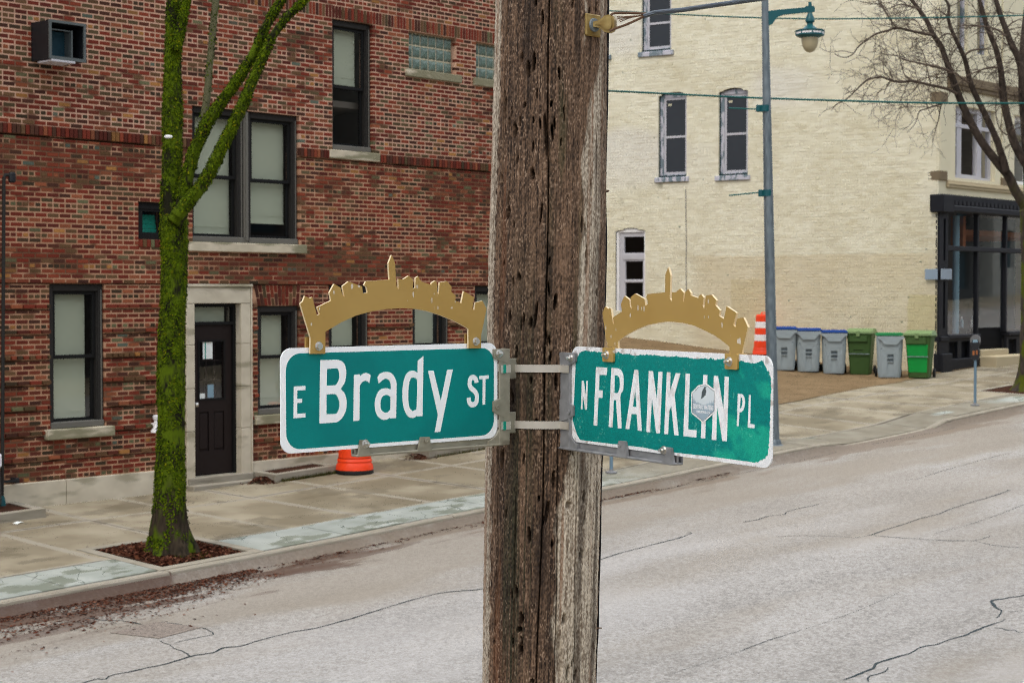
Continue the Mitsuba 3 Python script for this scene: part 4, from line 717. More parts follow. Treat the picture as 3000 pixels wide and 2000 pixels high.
# ================================================================ yellow building
Y = 'yellow_building'
lab(Y, 'tall cream painted brick building with a dark shopfront behind the lamp post and bins', 'building')
YO = {'a': (-7.81, -6.96, 6.07, 8.24), 'b': (-6.0, -5.16, 6.05, 8.22), 'c': (-8.33, -7.43, 9.49, 11.4), 'd': (-9.14, -8.21, 2.40, 4.60), 'e': (-10.35, -9.36, 9.5, 11.4)}
def arch_top(o, rise=.095):
    u0, u1, z0, z1 = o; x = np.linspace(u0, u1, 15); return [(u0, z0), (u1, z0)] + [(a, z1 + rise * (1 - ((a - (u0 + u1) / 2) / ((u1 - u0) / 2)) ** 2)) for a in x[::-1]]
YP_ = {k_: Polygon(arch_top(o)) for k_, o in YO.items()}
body = sbox(-15, -.6, 0, 13.2)
for q in YP_.values(): body = body.difference(q.buffer(.004, join_style=2))
add(Y + '__side_wall', YW(ext(body, .010, .36)), 'm_yellow')
rows = []; zc = .3; kz = 0; YH = unary_union(list(YP_.values())); YB = YH.bounds
from shapely.prepared import prep
near_holes = {k_: q.bounds for k_, q in YP_.items()}
bv = []
while zc < 13.1:
    z1 = zc + .0735; off = .1075 if kz % 2 else 0.; pitch = .1075 if kz % 7 == 3 else .215
    for i in range(int(15 / pitch) + 2):
        a, b = -15 + i * pitch - off + .004, -15 + (i + 1) * pitch - off - .004
        a, b = max(a, -15), min(b, -.034)
        if b - a < .02: continue
        hit = [q for kx, q in YP_.items() if a < near_holes[kx][2] and b > near_holes[kx][0] and zc < near_holes[kx][3] and z1 > near_holes[kx][1]]
        segs = [(a, b)]
        for q in hit:
            cut = q.intersection(sbox(a, (zc + z1) / 2 - .001, b, (zc + z1) / 2 + .001))
            if cut.is_empty: continue
            h0, _, h1, _ = cut.bounds; new = []
            for s0, s1 in segs:
                if s0 < h0 - .01: new.append((s0, min(s1, h0)))
                if s1 > h1 + .01: new.append((max(s0, h1), s1))
            segs = new
        for s0, s1 in segs: rows.append((s0, s1, zc + .004, z1 - .004, RNG.normal(0, .0022)))
    zc = z1; kz += 1
s = np.array(rows); n = len(s); c_ = .006
X = np.stack([s[:, 0] + c_, s[:, 1] - c_, s[:, 1], s[:, 0]] * 2, 1); Yv = np.stack([s[:, 4], s[:, 4], s[:, 4] + .03, s[:, 4] + .03] * 2, 1)
Zv = np.stack([s[:, 2] + c_, s[:, 2] + c_, s[:, 2], s[:, 2], s[:, 3] - c_, s[:, 3] - c_, s[:, 3], s[:, 3]], 1)
add(Y + '__side_wall__brickwork', YW((np.stack([X, Yv, Zv], -1).reshape(-1, 3), (np.arange(n)[:, None, None] * 8 + np.delete(BF_, [8, 9], 0)[None]).reshape(-1, 3))), 'm_yellow'); lab(Y + '__side_wall__brickwork', kind='stuff')
add(Y + '__corner_bead', YW(bxc(-.033, .0, -.006, .05, -.6, 13.2, .003)), 'm_yellow')
add(Y + '__rear_wall', YW(cat([bx(-15.3, -15, .0, 18, -.6, 13.2), bx(-15, 0, 18, 18.3, -.6, 13.2)])), 'm_yellow')
add(Y + '__roof', YW(bx(-15.3, .05, -.1, 18.3, 13.2, 13.5)), 'm_cream_trim')
add(Y + '__room_floor', YW(cat([bx(-14.9, -.4, .4, 17.9, 5.2, 5.4), bx(-14.9, -.4, .4, 17.9, 8.9, 9.0), bx(-14.9, -.4, 2.4, 2.5, .5, 13)])), 'm_room')
def quad(x0, x1, y, z0, z1): return np.array([[x0, y, z0], [x1, y, z0], [x1, y, z1], [x0, y, z1]]), np.array([[0, 1, 2], [0, 2, 3]])
def side_window(o, rail, head=0.):
    u0, u1, z0, z1 = o; k = fresh(Y + '__window')
    top = Polygon(arch_top(o)); zh = z1 - .02
    inner = sbox(u0 + .11, z0 + .05, u1 - .045, zh - .03)
    add(k + '__casing', YW(ext(top.buffer(-.012).difference(inner), .10, .2)), 'm_peel')
    add(k + '__gap', YW(ext(top.difference(top.buffer(-.014)), .07, .28)), 'm_shadowline')  # solid dark strip painting the shadow line round the casing
    a, b, c0, c1 = u0 + .13, u1 - .065, z0 + .065, zh - .05
    zr = rail
    add(k + '__sash', YW(ext(sbox(u0 + .105, z0 + .045, u1 - .04, zh - .025).difference(unary_union([sbox(a + .045, c0 + .05, b - .03, zr - .03), sbox(a + .045, zr + .03, b - .03, c1 - .045)])), .13, .18)), 'm_lilac')
    add(k + '__pane', YW(quad(a, b, .165, c0, zr)), 'm_glass'); add(k + '__pane', YW(quad(a, b, .155, zr, c1)), 'm_glass'); add(k + '__insect_screen', YW(quad(a, b, .148, c0, c1)), 'm_screen')
    add(k + '__sill', YW(bxc(u0 - .09, u1 + .085, -.06, .12, z0 - .165, z0 - .03, .012)), 'm_peel', smooth=30)
    add(k + '__sill_shadow', YW(bx(u0 + .02, u1 - .01, -.012, .12, z0 - .03, z0 + .012)), 'm_shadowline')  # dark strip painting the shadow between sash and sill
    return k
side_window(YO['a'], 7.13); side_window(YO['b'], 7.12)
side_window(YO['c'], 10.23)
k = side_window(YO['e'], 10.4)
for o in (YO['a'], YO['b']):
    add(Y + '__window_vent', YW(bx(o[0] + .22, o[0] + .33, .148, .154, o[3] - .27, o[3] - .21)), 'm_cream')
# ground floor window with a transom light
u0, u1, z0, z1 = YO['d']; k = fresh(Y + '__tall_window'); top = Polygon(arch_top(YO['d'], .1))
gl_ = [sbox(-8.91, 4.02, -8.27, 4.46), sbox(-8.87, 3.29, -8.32, 3.79), sbox(-8.87, 2.55, -8.32, 3.20)]
add(k + '__frame', YW(ext(top.buffer(-.01).difference(unary_union(gl_)), .09, .16)), 'm_lilac')
add(k + '__casing', YW(ext(top.buffer(-.01).difference(sbox(u0 + .09, z0, u1 - .05, z1 - .02)), .05, .09)), 'm_white')
add(k + '__gap', YW(ext(top.difference(top.buffer(-.012)), .04, .25)), 'm_shadowline')  # dark ring with the shadow line of the arch in its colour
for q in gl_:
    a, b, c, d = q.bounds; add(k + '__pane', YW(quad(a, c, .13, b, d)), 'm_glass')
add(k + '__meeting_rail', YW(cat([bxc(-8.9, -8.29, .07, .1, 3.21, 3.28, .006), bxc(-8.95, -8.22, .06, .1, 3.83, 3.98, .006)])), 'm_lilac', smooth=30)
# conduit down the wall
add(Y + '__conduit', YW(tube([(-6.965, -.012, 5.70), (-6.96, -.012, 5.0), (-6.945, -.012, 4.2), (-6.955, -.012, 3.6), (-6.93, -.012, 2.6)], .011, 6)), 'm_conduit')

# street front above the shop
F0 = .0
upper = sbox(0, 5.36, 12, 13.2).difference(unary_union([sbox(.86, 5.80, 3.06, 7.62), sbox(4.2, 5.80, 6.4, 7.62), sbox(.9, 9.0, 1.5, 11.2), sbox(2.0, 9.0, 2.6, 11.2)]))
add(Y + '__front_wall', YF(ext(upper, .0, .36)), 'm_cream')
for q in ((-.03, .37, -.05, .3, 5.70, 5.92), (-.03, .37, -.05, .3, 7.60, 7.86), (3.4, 3.75, -.05, .3, 5.70, 5.92)): add(Y + '__corner_stone', YF(bxc(*q, .01)), 'm_tan_stone', smooth=30)
add(Y + '__pier', YF(cat([bxc(.0, .36, -.03, .0, 5.92, 7.6, .01), bxc(.0, .36, -.03, .0, 7.86, 13, .01), bxc(3.42, 3.72, -.03, .0, 5.92, 13, .01)])), 'm_cream', smooth=30)
add(Y + '__belt_course', YF(cat([bxc(.38, 11, -.07, .05, 5.54, 5.60, .01), bxc(.38, 11, -.10, .05, 5.60, 5.66, .012), bxc(.38, 11, -.06, .05, 5.66, 5.72, .01)])), 'm_cream_trim', smooth=30)
add(Y + '__belt_course', YF(cat([bxc(.38, 11, -.08, .05, 8.0, 8.1, .01), bxc(.38, 11, -.12, .05, 8.1, 8.2, .012), bxc(.38, 11, -.06, .05, 8.2, 8.34, .01)])), 'm_tan_stone', smooth=30)
k = fresh(Y + '__front_window')
fr = sbox(.86, 5.80, 3.06, 7.62).difference(unary_union([sbox(.93, 5.88, 1.17, 7.5), sbox(1.42, 5.92, 2.28, 7.5), sbox(2.53, 5.88, 2.98, 7.5)]))
add(k + '__frame', YF(ext(fr, .12, .24)), 'm_lilac')
add(k + '__transom_bar', YF(cat([bxc(.9, 3.0, .10, .13, 7.08, 7.18, .008), bx(.93, 1.17, .13, .15, 6.62, 6.66)])), 'm_lilac', smooth=30)
for a, b in ((.93, 1.17), (1.42, 2.28), (2.53, 2.98)): add(k + '__pane', YF(quad(a, b, .18, 5.88, 7.5)), 'm_glass')
for a in (.9, 2.0):
    k = fresh(Y + '__top_window'); add(k + '__frame', YF(ext(sbox(a, 9, a + .6, 11.2).difference(sbox(a + .06, 9.06, a + .54, 11.1)), .1, .2)), 'm_peel'); add(k + '__pane', YF(quad(a + .05, a + .55, .15, 9.05, 11.1)), 'm_glass')
k = fresh(Y + '__front_window'); add(k + '__frame', YF(ext(sbox(4.2, 5.8, 6.4, 7.62).difference(unary_union([sbox(4.28, 5.9, 5.2, 7.5), sbox(5.3, 5.9, 6.3, 7.5)])), .12, .24)), 'm_white')
add(k + '__pane', YF(quad(4.25, 6.35, .18, 5.85, 7.55)), 'm_glass')
# shopfront
k = Y + '__shopfront'
add(k + '__sign_beam', YF(cat([bxc(.44, 12, -.10, .3, 5.10, 5.22, .015), bxc(.44, 12, -.16, .3, 4.93, 5.10, .03), bx(.44, 12, .0, .3, 5.22, 5.37)])), 'm_store', smooth=30)
add(k + '__dentil', YF(cat([bx(.62 + .22 * i, .76 + .22 * i, -.135, -.09, 5.115, 5.215) for i in range(50)])), 'm_storelight')
add(k + '__corner_block', YF(bxc(-.16, .42, -.22, .16, 4.90, 5.34, .02)), 'm_store', smooth=30)
pil = sbox(-.045, .75, .41, 4.92).difference(unary_union([sbox(.16, 3.72, .27, 4.75), sbox(.16, 2.05, .27, 3.2)]))
add(k + '__pilaster', YF(cat([ext(pil, -.06, .0), bx(0, .41, .0, .2, .75, 4.92), bxc(-.02, .44, -.11, .1, 1.72, 1.84, .015), bxc(-.03, .50, -.16, .1, .6, 1.42, .02)])), 'm_store', smooth=30)
add(k + '__mullion', YF(cat([bxc(2.06, 2.15, -.03, .1, 1.86, 4.95, .008), bxc(3.69, 3.78, -.03, .1, 1.9, 4.95, .008), bxc(5.6, 5.7, -.03, .1, 1.86, 4.95, .008)])), 'm_store', smooth=30)
add(k + '__transom_bar', YF(bxc(.40, 12, -.06, .1, 3.97, 4.09, .012)), 'm_storelight', smooth=30)
add(k + '__ledge', YF(cat([bxc(.40, 2.12, -.12, 1.1, 1.78, 1.87, .012), bxc(3.75, 12, -.12, 1.1, 1.80, 1.90, .012)])), 'm_storelight', smooth=30)
for a, b in ((.40, 2.12), (3.75, 12)):
    pan = sbox(a, 1.26, b, 1.78)
    for i in range(12):
        w0 = a + .12 + .66 * i
        if w0 + .5 < b: pan = pan.difference(sbox(w0, 1.28, w0 + .46, 1.70))
    add(k + '__base_panel', YF(cat([ext(pan, -.04, .04), bx(a, b, .10, .2, .7, 1.8), bxc(a, b, -.10, .1, .7, 1.27, .015)])), 'm_store', smooth=30)
add(k + '__door_panel', YF(cat([bxc(2.15, 3.69, .10, .2, 1.42, 2.02, .015), bxc(2.3, 3.5, .085, .1, 1.55, 1.9, .01)])), 'm_dark', smooth=30)
for i, (a, b, c0, c1, w) in enumerate([(.40, 2.06, 1.86, 3.97, .0), (.40, 2.06, 4.09, 4.93, .0), (2.15, 3.69, 2.02, 3.97, .02), (2.15, 3.69, 4.09, 4.93, .0), (3.78, 5.6, 1.9, 3.97, .0), (3.78, 5.6, 4.09, 4.93, .0), (5.7, 9, 1.9, 4.93, .0)]):
    add(k + '__pane', YF(quad(a, b, w + .03, c0, c1)), 'm_glass')
add(k + '__interior', YF(cat([bx(.36, 12, 3.6, 3.7, .7, 5.3), bx(.36, 12, .2, 3.7, .9, 1.2), bx(.3, .36, .1, 3.7, .9, 5.3)])), 'm_interior')
add(k + '__display_wall', YF(cat([bx(2.25, 3.6, 1.3, 1.36, 1.2, 2.98), bx(.9, 1.25, 1.0, 1.1, 1.2, 4.8)])), 'm_tealwall')
add(k + '__column', YF(tube([(1.92, .5, 1.2), (1.92, .5, 4.9)], .085, 20)), 'm_column')
add(k + '__curtain', YF(cat([bx(1.15, 1.45, .9, .95, 4.15, 4.85)])), 'm_maroon')
add(k + '__soffit', YF(cat([bx(2.2, 9, 1.0, 3.5, 4.45, 4.6), bx(2.3, 2.45, .5, .9, 4.05, 4.9)])), 'm_brown')
add(Y + '__stone_step', YF(cat([bxc(2.1, 4.6, -.55, .1, .8, 1.30, .02), bxc(2.15, 3.72, -.12, .15, 1.25, 1.46, .02)])), 'm_cream_trim', smooth=30)
# things seen through the shop glass
k = fresh('picture_frame'); lab(k, 'small white framed dark picture hanging inside the shop window', 'picture')
add(k + '__frame', YF(ext(sbox(2.86, 2.42, 3.22, 2.83).difference(sbox(2.905, 2.465, 3.175, 2.785)), 1.255, 1.30)), 'm_lilac'); add(k + '__print', YF(bx(2.9, 3.18, 1.285, 1.297, 2.46, 2.79)), 'm_dark')
def bottle(x, y, z, h, r, body, cap_, label):
    k = fresh('bottle'); lab(k, label, 'bottle')
    v, f = lathe([(0, 0), (r, .0), (r, h * .6), (r * .5, h * .78), (r * .42, h * .84)], 16); add(k + '__body', YF((v + [x, y, z], f)), body, smooth=35)
    v, f = lathe([(0, h), (r * .48, h), (r * .48, h * .82), (0, h * .82)], 16); add(k + '__cap', YF((v + [x, y, z], f)), cap_, smooth=35)
bottle(.56, .4, 1.87, .62, .11, 'm_maroon', 'm_white', 'red bottle with a white top, at the left end of the shop window')
bottle(3.3, .7, 2.02, .28, .065, 'm_white', 'm_column', 'white bottle with a blue cap below the framed picture')
bottle(2.45, .6, 2.02, .28, .05, 'm_paperblue', 'm_white', 'pale bottle left of the white and blue one on the shop ledge')
# small plate sign at the shop corner
k = fresh('corner_plate'); lab(k, 'small blank blue grey plate wrapped round the shop corner', 'sign')
add(k + '__side_plate', YW(bxc(-.30, .02, -.10, -.08, 3.245, 3.505, .004)), 'm_bluegrey'); add(k + '__front_plate', YF(bxc(-.08, .46, -.14, -.115, 3.25, 3.51, .004)), 'm_plate')

# ================================================================ things in and beside the lot
def wbin(x, y, rot, body, light, lid, style, label, group):
    """wheeled refuse cart; front towards -y"""
    k = fresh('wheeled_bin'); lab(k, label, 'bin', group)
    z0 = float(zs(*[(np.array([x, y, 0]) - O) @ q for q in (D, N)])) + .02
    F = Frame([x, y, z0], [math.cos(rot), math.sin(rot), 0])
    def sec(w, d0, d1, z, r, n=6):
        P = sbox(-w / 2 + r, d0 + r, w / 2 - r, d1 - r).buffer(r, quad_segs=n); c = np.array(P.exterior.coords)[:-1]; return np.c_[c, np.full(len(c), z)]
    if style == 'round': S_ = [sec(.50, -.25, .27, .0, .10), sec(.53, -.275, .28, .12, .12), sec(.585, -.31, .31, .72, .13), sec(.60, -.325, .33, .97, .13)]
    else: S_ = [sec(.46, -.22, .26, .0, .05), sec(.49, -.25, .28, .15, .06), sec(.58, -.32, .33, .80, .06), sec(.62, -.36, .36, .98, .05)]
    import manifold3d as m3
    hulls = [m3.Manifold.hull_points(np.vstack([S_[i], S_[i + 1]]).astype(np.float32)) for i in range(3)]
    Bd = hulls[0] + hulls[1] + hulls[2]
    cube = lambda a, b, c, d, e, f: m3.Manifold.cube([b - a, d - c, f - e]).translate([a, c, e])
    fy = lambda z: np.interp(z, [0, .12, .72, .97], [-.25, -.275, -.31, -.325]) if style == 'round' else np.interp(z, [0, .15, .8, .98], [-.22, -.25, -.32, -.36])
    if style == 'round':
        for a, b in ((.05, .36), (.385, .455), (.48, .555)):
            Bd -= cube(-.075, .075, -.5, float(fy((a + b) / 2)) + (.03 if b < .4 else .10), a, b)
        for sx in (-1, 1): Bd -= cube(min(sx * .2, sx * .42), max(sx * .2, sx * .42), -.5, -.27, .66, .70)
    else:
        Bd -= cube(-.14, .10, -.5, float(fy(.6)) + .03, .56, .605); Bd -= cube(-.03, .06, -.5, float(fy(.5)) + .02, .46, .56)
        Bd -= cube(-.5, .5, -.5, float(fy(.43)) + .012, .425, .44)
    add(k + '__body', F(Bd), body, smooth=40)
    if style == 'round':
        pass
        ap = Polygon([(-.31, .985), (.31, .985), (.31, .93), (.24, .90), (.14, .785), (-.14, .785), (-.24, .90), (-.31, .93)]).buffer(-.004).buffer(.004)
        m = F(ext(ap, -.362, -.25)); add(k + '__apron', m, light, smooth=30)
        add(k + '__lid', F(cat([bxc(-.325, .325, -.37, .33, .992, 1.035, .015), bxc(-.30, .30, -.34, .30, 1.03, 1.062, .02)])), lid, smooth=30)
        add(k + '__handle', F(cat([tube([(-.27, .34, .95), (-.27, .40, .98), (.27, .40, .98), (.27, .34, .95)], .016, 8)])), lid, smooth=40)
    else:
        add(k + '__rim', F(cat([bxc(-.325, .325, -.375, .375, .955, .995, .012), bxc(-.27, .20, -.375, -.32, .80, .955, .01)])), body, smooth=30)
        add(k + '__lid', F(m3.Manifold.hull_points(np.array([(-.345, -.40, 1.0), (.345, -.40, 1.0), (-.345, .40, 1.0), (.345, .40, 1.0), (-.335, -.395, 1.045), (.335, -.395, 1.045), (-.30, .36, 1.115), (.30, .36, 1.115), (-.30, .0, 1.115), (.30, .0, 1.115)], np.float32))), light, smooth=20)
        add(k + '__lid_latch', F(bxc(-.06, .03, -.415, -.38, .93, 1.06, .006)), light)
        add(k + '__lift_bar', F(tube([(-.25, -.335, .50), (.25, -.335, .50)], .012, 8)), 'm_galv')
    for sx in (-1, 1):
        v, f = lathe([(0, -.025), (.10, -.025), (.118, -.012), (.118, .012), (.10, .025), (.04, .03), (0, .03)], 24)
        add(k + '__wheel', F((np.c_[v[:, 2] + sx * .29, v[:, 1] + .30, v[:, 0] + .118 - .02], f)), 'm_rubber', smooth=30)
    add(k + '__axle', F(tube([(-.29, .30, .10), (.29, .30, .10)], .012, 6)), 'm_slot')
    return k
for x, y, rot, st, bd, lt, ld, lb in [
        (6.72, 42.14, -.14, 'round', 'm_bingrey', 'm_bingrey_light', 'm_binblue', 'grey wheeled bin with a blue lid half hidden behind the lamp post'),
        (7.31, 42.12, -.12, 'round', 'm_bingrey', 'm_bingrey_light', 'm_binblue', 'grey wheeled bin with a blue lid, the middle one of three'),
        (7.93, 42.03, -.15, 'round', 'm_bingrey', 'm_bingrey_light', 'm_binblue', 'grey wheeled bin with a blue lid, beside the olive green bin'),
        (8.60, 42.02, -.36, 'square', 'm_binolive', 'm_binolive_lid', 'm_binolive_lid', 'all olive green wheeled bin between two grey bins'),
        (9.05, 40.90, -.13, 'round', 'm_bingrey', 'm_bingrey_light', 'm_bingreenlid', 'grey wheeled bin with a green lid'),
        (9.74, 40.72, -.40, 'square', 'm_binolive', 'm_binolive_lid', 'm_binolive_lid', 'green wheeled bin with a bright green front panel, nearest the shop corner')]:
    k = wbin(x, y, rot, bd, lt, ld, st, lb, 'wheeled bins in the lot')
z0 = float(zs(*[(np.array([9.74, 40.72, 0]) - O) @ q for q in (D, N)])) + .02
F = Frame([9.74, 40.72, z0], [math.cos(-.40), math.sin(-.40), 0])
V = np.array([[-.265, -.331, .79], [.235, -.331, .79], [.205, -.258, .13], [-.215, -.258, .13]]); V2 = V + [0, .012, 0]
add(k + '__front_panel', F((np.vstack([V, V2]), np.array([[0, 1, 2], [0, 2, 3], [4, 6, 5], [4, 7, 6], [0, 4, 5], [0, 5, 1], [1, 5, 6], [1, 6, 2], [2, 6, 7], [2, 7, 3], [3, 7, 4], [3, 4, 0]]))), 'm_bingreen')

def drum(x, y, z0, label, h=1.06):
    """traffic drum of stacked rings on a black rubber foot"""
    k = fresh('traffic_drum'); lab(k, label, 'traffic drum', 'orange traffic drums')
    P = lambda m: (m[0] + [x, y, z0], m[1])
    add(k + '__foot', P(lathe([(0, 0), (.298, 0), (.298, .012), (.29, .05), (0, .05)], 40)), 'm_rubber', smooth=35)
    zs_ = np.linspace(.05, h - .06, 6); rs = [.275, .262, .25, .238, .226, .214]
    add(k + '__base', P(lathe([(.29, .05), (.285, .12), (.262, .16), (.262, .17), (.272, .19), (.262, .21), (.256, .23)], 40)), 'm_orange', smooth=35)
    z = .23; hh = (h - .06 - .23) / 5
    for i in range(5):
        r0, r1 = .252 - .011 * i, .246 - .011 * i
        add(k + ('__orange_ring' if i % 2 == 0 else '__white_band'), P(lathe([(r0 - .01, z), (r0, z + .01), (r1, z + hh - .01), (r1 - .008, z + hh)], 40)), 'm_orange' if i % 2 == 0 else 'm_reflect', smooth=35); z += hh
    add(k + '__top', P(lathe([(r1 - .008, z), (r1 - .03, z + .02), (.0, z + .025)], 40)), 'm_orange', smooth=35)
    add(k + '__handle', P(ext(Polygon([(-.08, z + .015), (.08, z + .015), (.06, z + .085), (-.06, z + .085)]).difference(sbox(-.04, z + .03, .04, z + .06)), -.015, .015)), 'm_orange')
p = S3(2.55, .70); drum(p[0], p[1], p[2], 'orange and white traffic drum on the pavement, mostly hidden by the left street sign')
p = np.array([6.52, 44.2]); u_, v_ = [float((np.array([p[0], p[1], 0]) - O) @ q) for q in (D, N)]; drum(p[0], p[1], float(zs(u_, v_)) + .05, 'orange and white traffic drum standing by the cream wall, left of the lamp post', 1.12)

def meter(u, v, label):
    k = fresh('parking_meter'); lab(k, label, 'parking meter', 'parking meters along the kerb')
    p = S3(u, v); F = Frame(p, [math.cos(.35), -math.sin(.35), 0])
    add(k + '__post', F(tube([(0, 0, 0), (0, 0, .96)], .028, 14)), 'm_steelpost', smooth=40)
    add(k + '__foot', F(lathe([(0, 0), (.09, 0), (.09, .02), (.035, .035), (.03, .06)], 20)), 'm_cast2', smooth=35)
    o = Polygon([(-.055, .94), (.055, .94), (.085, 1.02), (.088, 1.13), (.06, 1.19), (.095, 1.27), (.095, 1.38), (.06, 1.44), (-.06, 1.44), (-.095, 1.38), (-.095, 1.27), (-.06, 1.19), (-.088, 1.13), (-.085, 1.02)])
    add(k + '__housing', F(ext(o.buffer(-.008).buffer(.008), -.06, .06)), 'm_meterdark', smooth=30)
    t = np.linspace(0, math.pi, 14); dome = Polygon([(.10 * math.cos(a), 1.36 + .10 * math.sin(a)) for a in t] + [(-.10, 1.30), (-.075, 1.30), (-.06, 1.36), (.06, 1.36), (.075, 1.30), (.10, 1.30)])
    add(k + '__dome', F(ext(dome, -.068, .068)), 'm_meterdome', smooth=30)
    add(k + '__window', F(bxc(-.05, .05, -.066, -.058, 1.30, 1.40, .003)), 'm_paperblue')
    add(k + '__coin_plate', F(cat([bxc(-.055, -.01, -.07, -.055, 1.04, 1.13, .004), bxc(.015, .05, -.07, -.055, 1.05, 1.14, .004)])), 'm_brown')
meter(16.99, 3.93, 'parking meter on a thin grey post in front of the shop')
meter(5.15, 3.72, 'parking meter post showing beneath the right street sign')

# lamp post
k = fresh('lamp_post'); lab(k, 'galvanised street lamp post with a dark teal arm and hanging acorn lantern', 'lamp post')
lp = np.array(LAMP_POLE)
add(k + '__pole', tube(dense(lp[:, :4], .3)[:, :3], dense(lp, .3)[:, 3], 20), 'm_galv', smooth=40)
add(k + '__base', (lambda m: (m[0] + lp[0, :3] + [0, 0, -.03], m[1]))(lathe([(0, 0), (.17, 0), (.17, .04), (.12, .06), (.11, .12), (.095, .14)], 24)), 'm_galv', smooth=35)
YL = 29.47
LF = Frame([0, YL, 0], [1, 0, 0])
add(k + '__arm', LF(ext(Polygon(LAMP_ARM).buffer(0), -.035, .035)), 'm_teal_metal')
ax = np.array(LAMP_AX); cx = ax[:, 0].mean()
def lat(i0, i1, extra=()): 
    m = lathe([(LAMP_R[i], ax[i, 1]) for i in range(i0, i1)][::-1] + list(extra), 28); return m[0] + [cx, YL, 0], m[1]
add(k + '__finial', lat(0, 3, [(0, ax[0, 1])]), 'm_teal_metal', smooth=35)
add(k + '__stem', lat(2, 7), 'm_teal_metal', smooth=35)
add(k + '__shade', lat(5, 9, []), 'm_teal_metal', smooth=50)
hexa = lambda r, z0, z1, a=.2: (lambda m: (m[0] + [cx, YL, 0], m[1]))(lathe([(r - .012, z0), (r, z0), (r, z1), (r - .012, z1)], 8))
za, zb = ax[9, 1], ax[8, 1]
add(k + '__ring', hexa(.243, za + .012, zb - .012), 'm_white')
add(k + '__ring_frame', cat([hexa(.255, zb - .016, zb + .012), hexa(.247, za - .012, za + .014)] + [tube([(cx + .244 * math.cos(a), YL + .244 * math.sin(a), za), (cx + .244 * math.cos(a), YL + .244 * math.sin(a), zb)], .009, 6) for a in np.arange(8) * math.pi / 4]), 'm_teal_metal')
add(k + '__collar', (lambda m: (m[0] + [cx, YL, 0], m[1]))(lathe([(.15, ax[10, 1] - .01), (.235, za - .012), (.235, za + .005), (.02, za + .02)], 28)), 'm_teal_metal', smooth=35)
zt, zb2 = ax[10, 1], ax[11, 1]
t = np.linspace(0, 1, 16); m = lathe([(.148 * math.sqrt(max(0, 1 - (1 - q) ** 2.3)), zb2 + (zt - zb2) * q) for q in t], 28)
add(k + '__globe', (m[0] + [cx, YL, 0], m[1]), 'm_globe', smooth=True)
for (x, z), ra, rb in zip(CLAMP, (ROD[0], ROD[2]), (ROD[1], ROD[3])):
    add(k + '__clamp', LF(cat([lathe([(.088, z - .075), (.106, z - .075), (.106, z + .075), (.088, z + .075)], 18), tube([(x - .10, 0, z - .04), (x - .16, 0, z), (x - .10, 0, z + .05)], .028, 8)] if False else [tube([(x + .02, -.0, z - .055), (x + .02, 0, z + .055)], .093, 18), bxc(x - .13, x - .06, -.03, .03, z - .06, z + .06, .01)])), 'm_teal_metal', smooth=35)
    add(k + '__banner_rod', LF(tube([(ra[0], 0, ra[1]), (rb[0] + .02, 0, rb[1])], .012, 8)), 'm_wire')

# overhead cables
for w, lb, r in zip(WIRES, ('lower teal overhead cable crossing in front of the cream wall', 'upper thin overhead cable crossing behind the lamp arm'), (.020, .015)):
    p = np.array(w); d0, d1 = p[0] - p[1], p[-1] - p[-2]
    p = np.vstack([p[0] + d0 * 6 + [0, 0, .3], p, p[-1] + d1 * 5 + [0, 0, .2]])
    kk = add('overhead_cable', tube(dense(p, .5), r, 6), 'm_wire', smooth=True); lab(kk, lb, 'cable')

# pipe, meter, fitting on the brick wall
k = fresh('conduit_pipe'); lab(k, 'tall thin grey pipe standing against the brick wall at the left edge', 'pipe')
add(k + '__pipe', ST(tube([(-3.29, -.15, .02), (-3.265, -.15, 1.5), (-3.22, -.15, 4.42), (-3.2, -.15, 4.46), (-3.12, -.16, 4.46)], .024, 12)), 'm_frame', smooth=40)
add(k + '__cap', ST(bxc(-3.15, -3.06, -.2, -.12, 4.36, 4.50, .02)), 'm_meterdark', smooth=30)
add(k + '__sleeve', ST(lathe([(.05, 0), (.05, .2), (.03, .25)], 16)) if False else ST((lambda m: (m[0] + [-3.29, -.15, .0], m[1]))(lathe([(.055, 0), (.05, .16), (.03, .24)], 16))), 'm_teal_metal', smooth=35)
add(k + '__wall_bracket', ST(cat([bx(-3.3, -3.02, -.14, -.10, .405, .435), bxc(-3.06, -3.0, -.12, .02, .38, .45, .008)])), 'm_meterdark')
k = fresh('utility_meter'); lab(k, 'white topped black utility meter cut off by the left edge', 'meter')
add(k + '__body', ST(bxc(-3.76, -3.44, -.42, -.2, .12, .62, .04)), 'm_meterdark', smooth=35)
add(k + '__cover', ST(bxc(-3.78, -3.43, -.44, -.18, .6, .86, .06)), 'm_white', smooth=35)
add(k + '__leg', ST(cat([tube([(-3.6, -.3, -.1), (-3.6, -.3, .15)], .03, 10)])), 'm_meterdark')
k = fresh('wall_fitting'); lab(k, 'small white bell shaped fitting on the brick wall behind the mossy trunk', 'wall fitting')
m = lathe([(0, .0), (.075, .0), (.07, .03), (.04, .07), (.03, .15), (.02, .16), (.045, .2), (.045, .235), (.02, .25), (0, .25)], 20)
add(k + '__bell', ST((m[0] + [-.735, -.06, .915], m[1])), 'm_white', smooth=35); add(k + '__stub', ST(tube([(-.735, .05, 1.03), (-.735, -.06, 1.03)], .02, 8)), 'm_white')

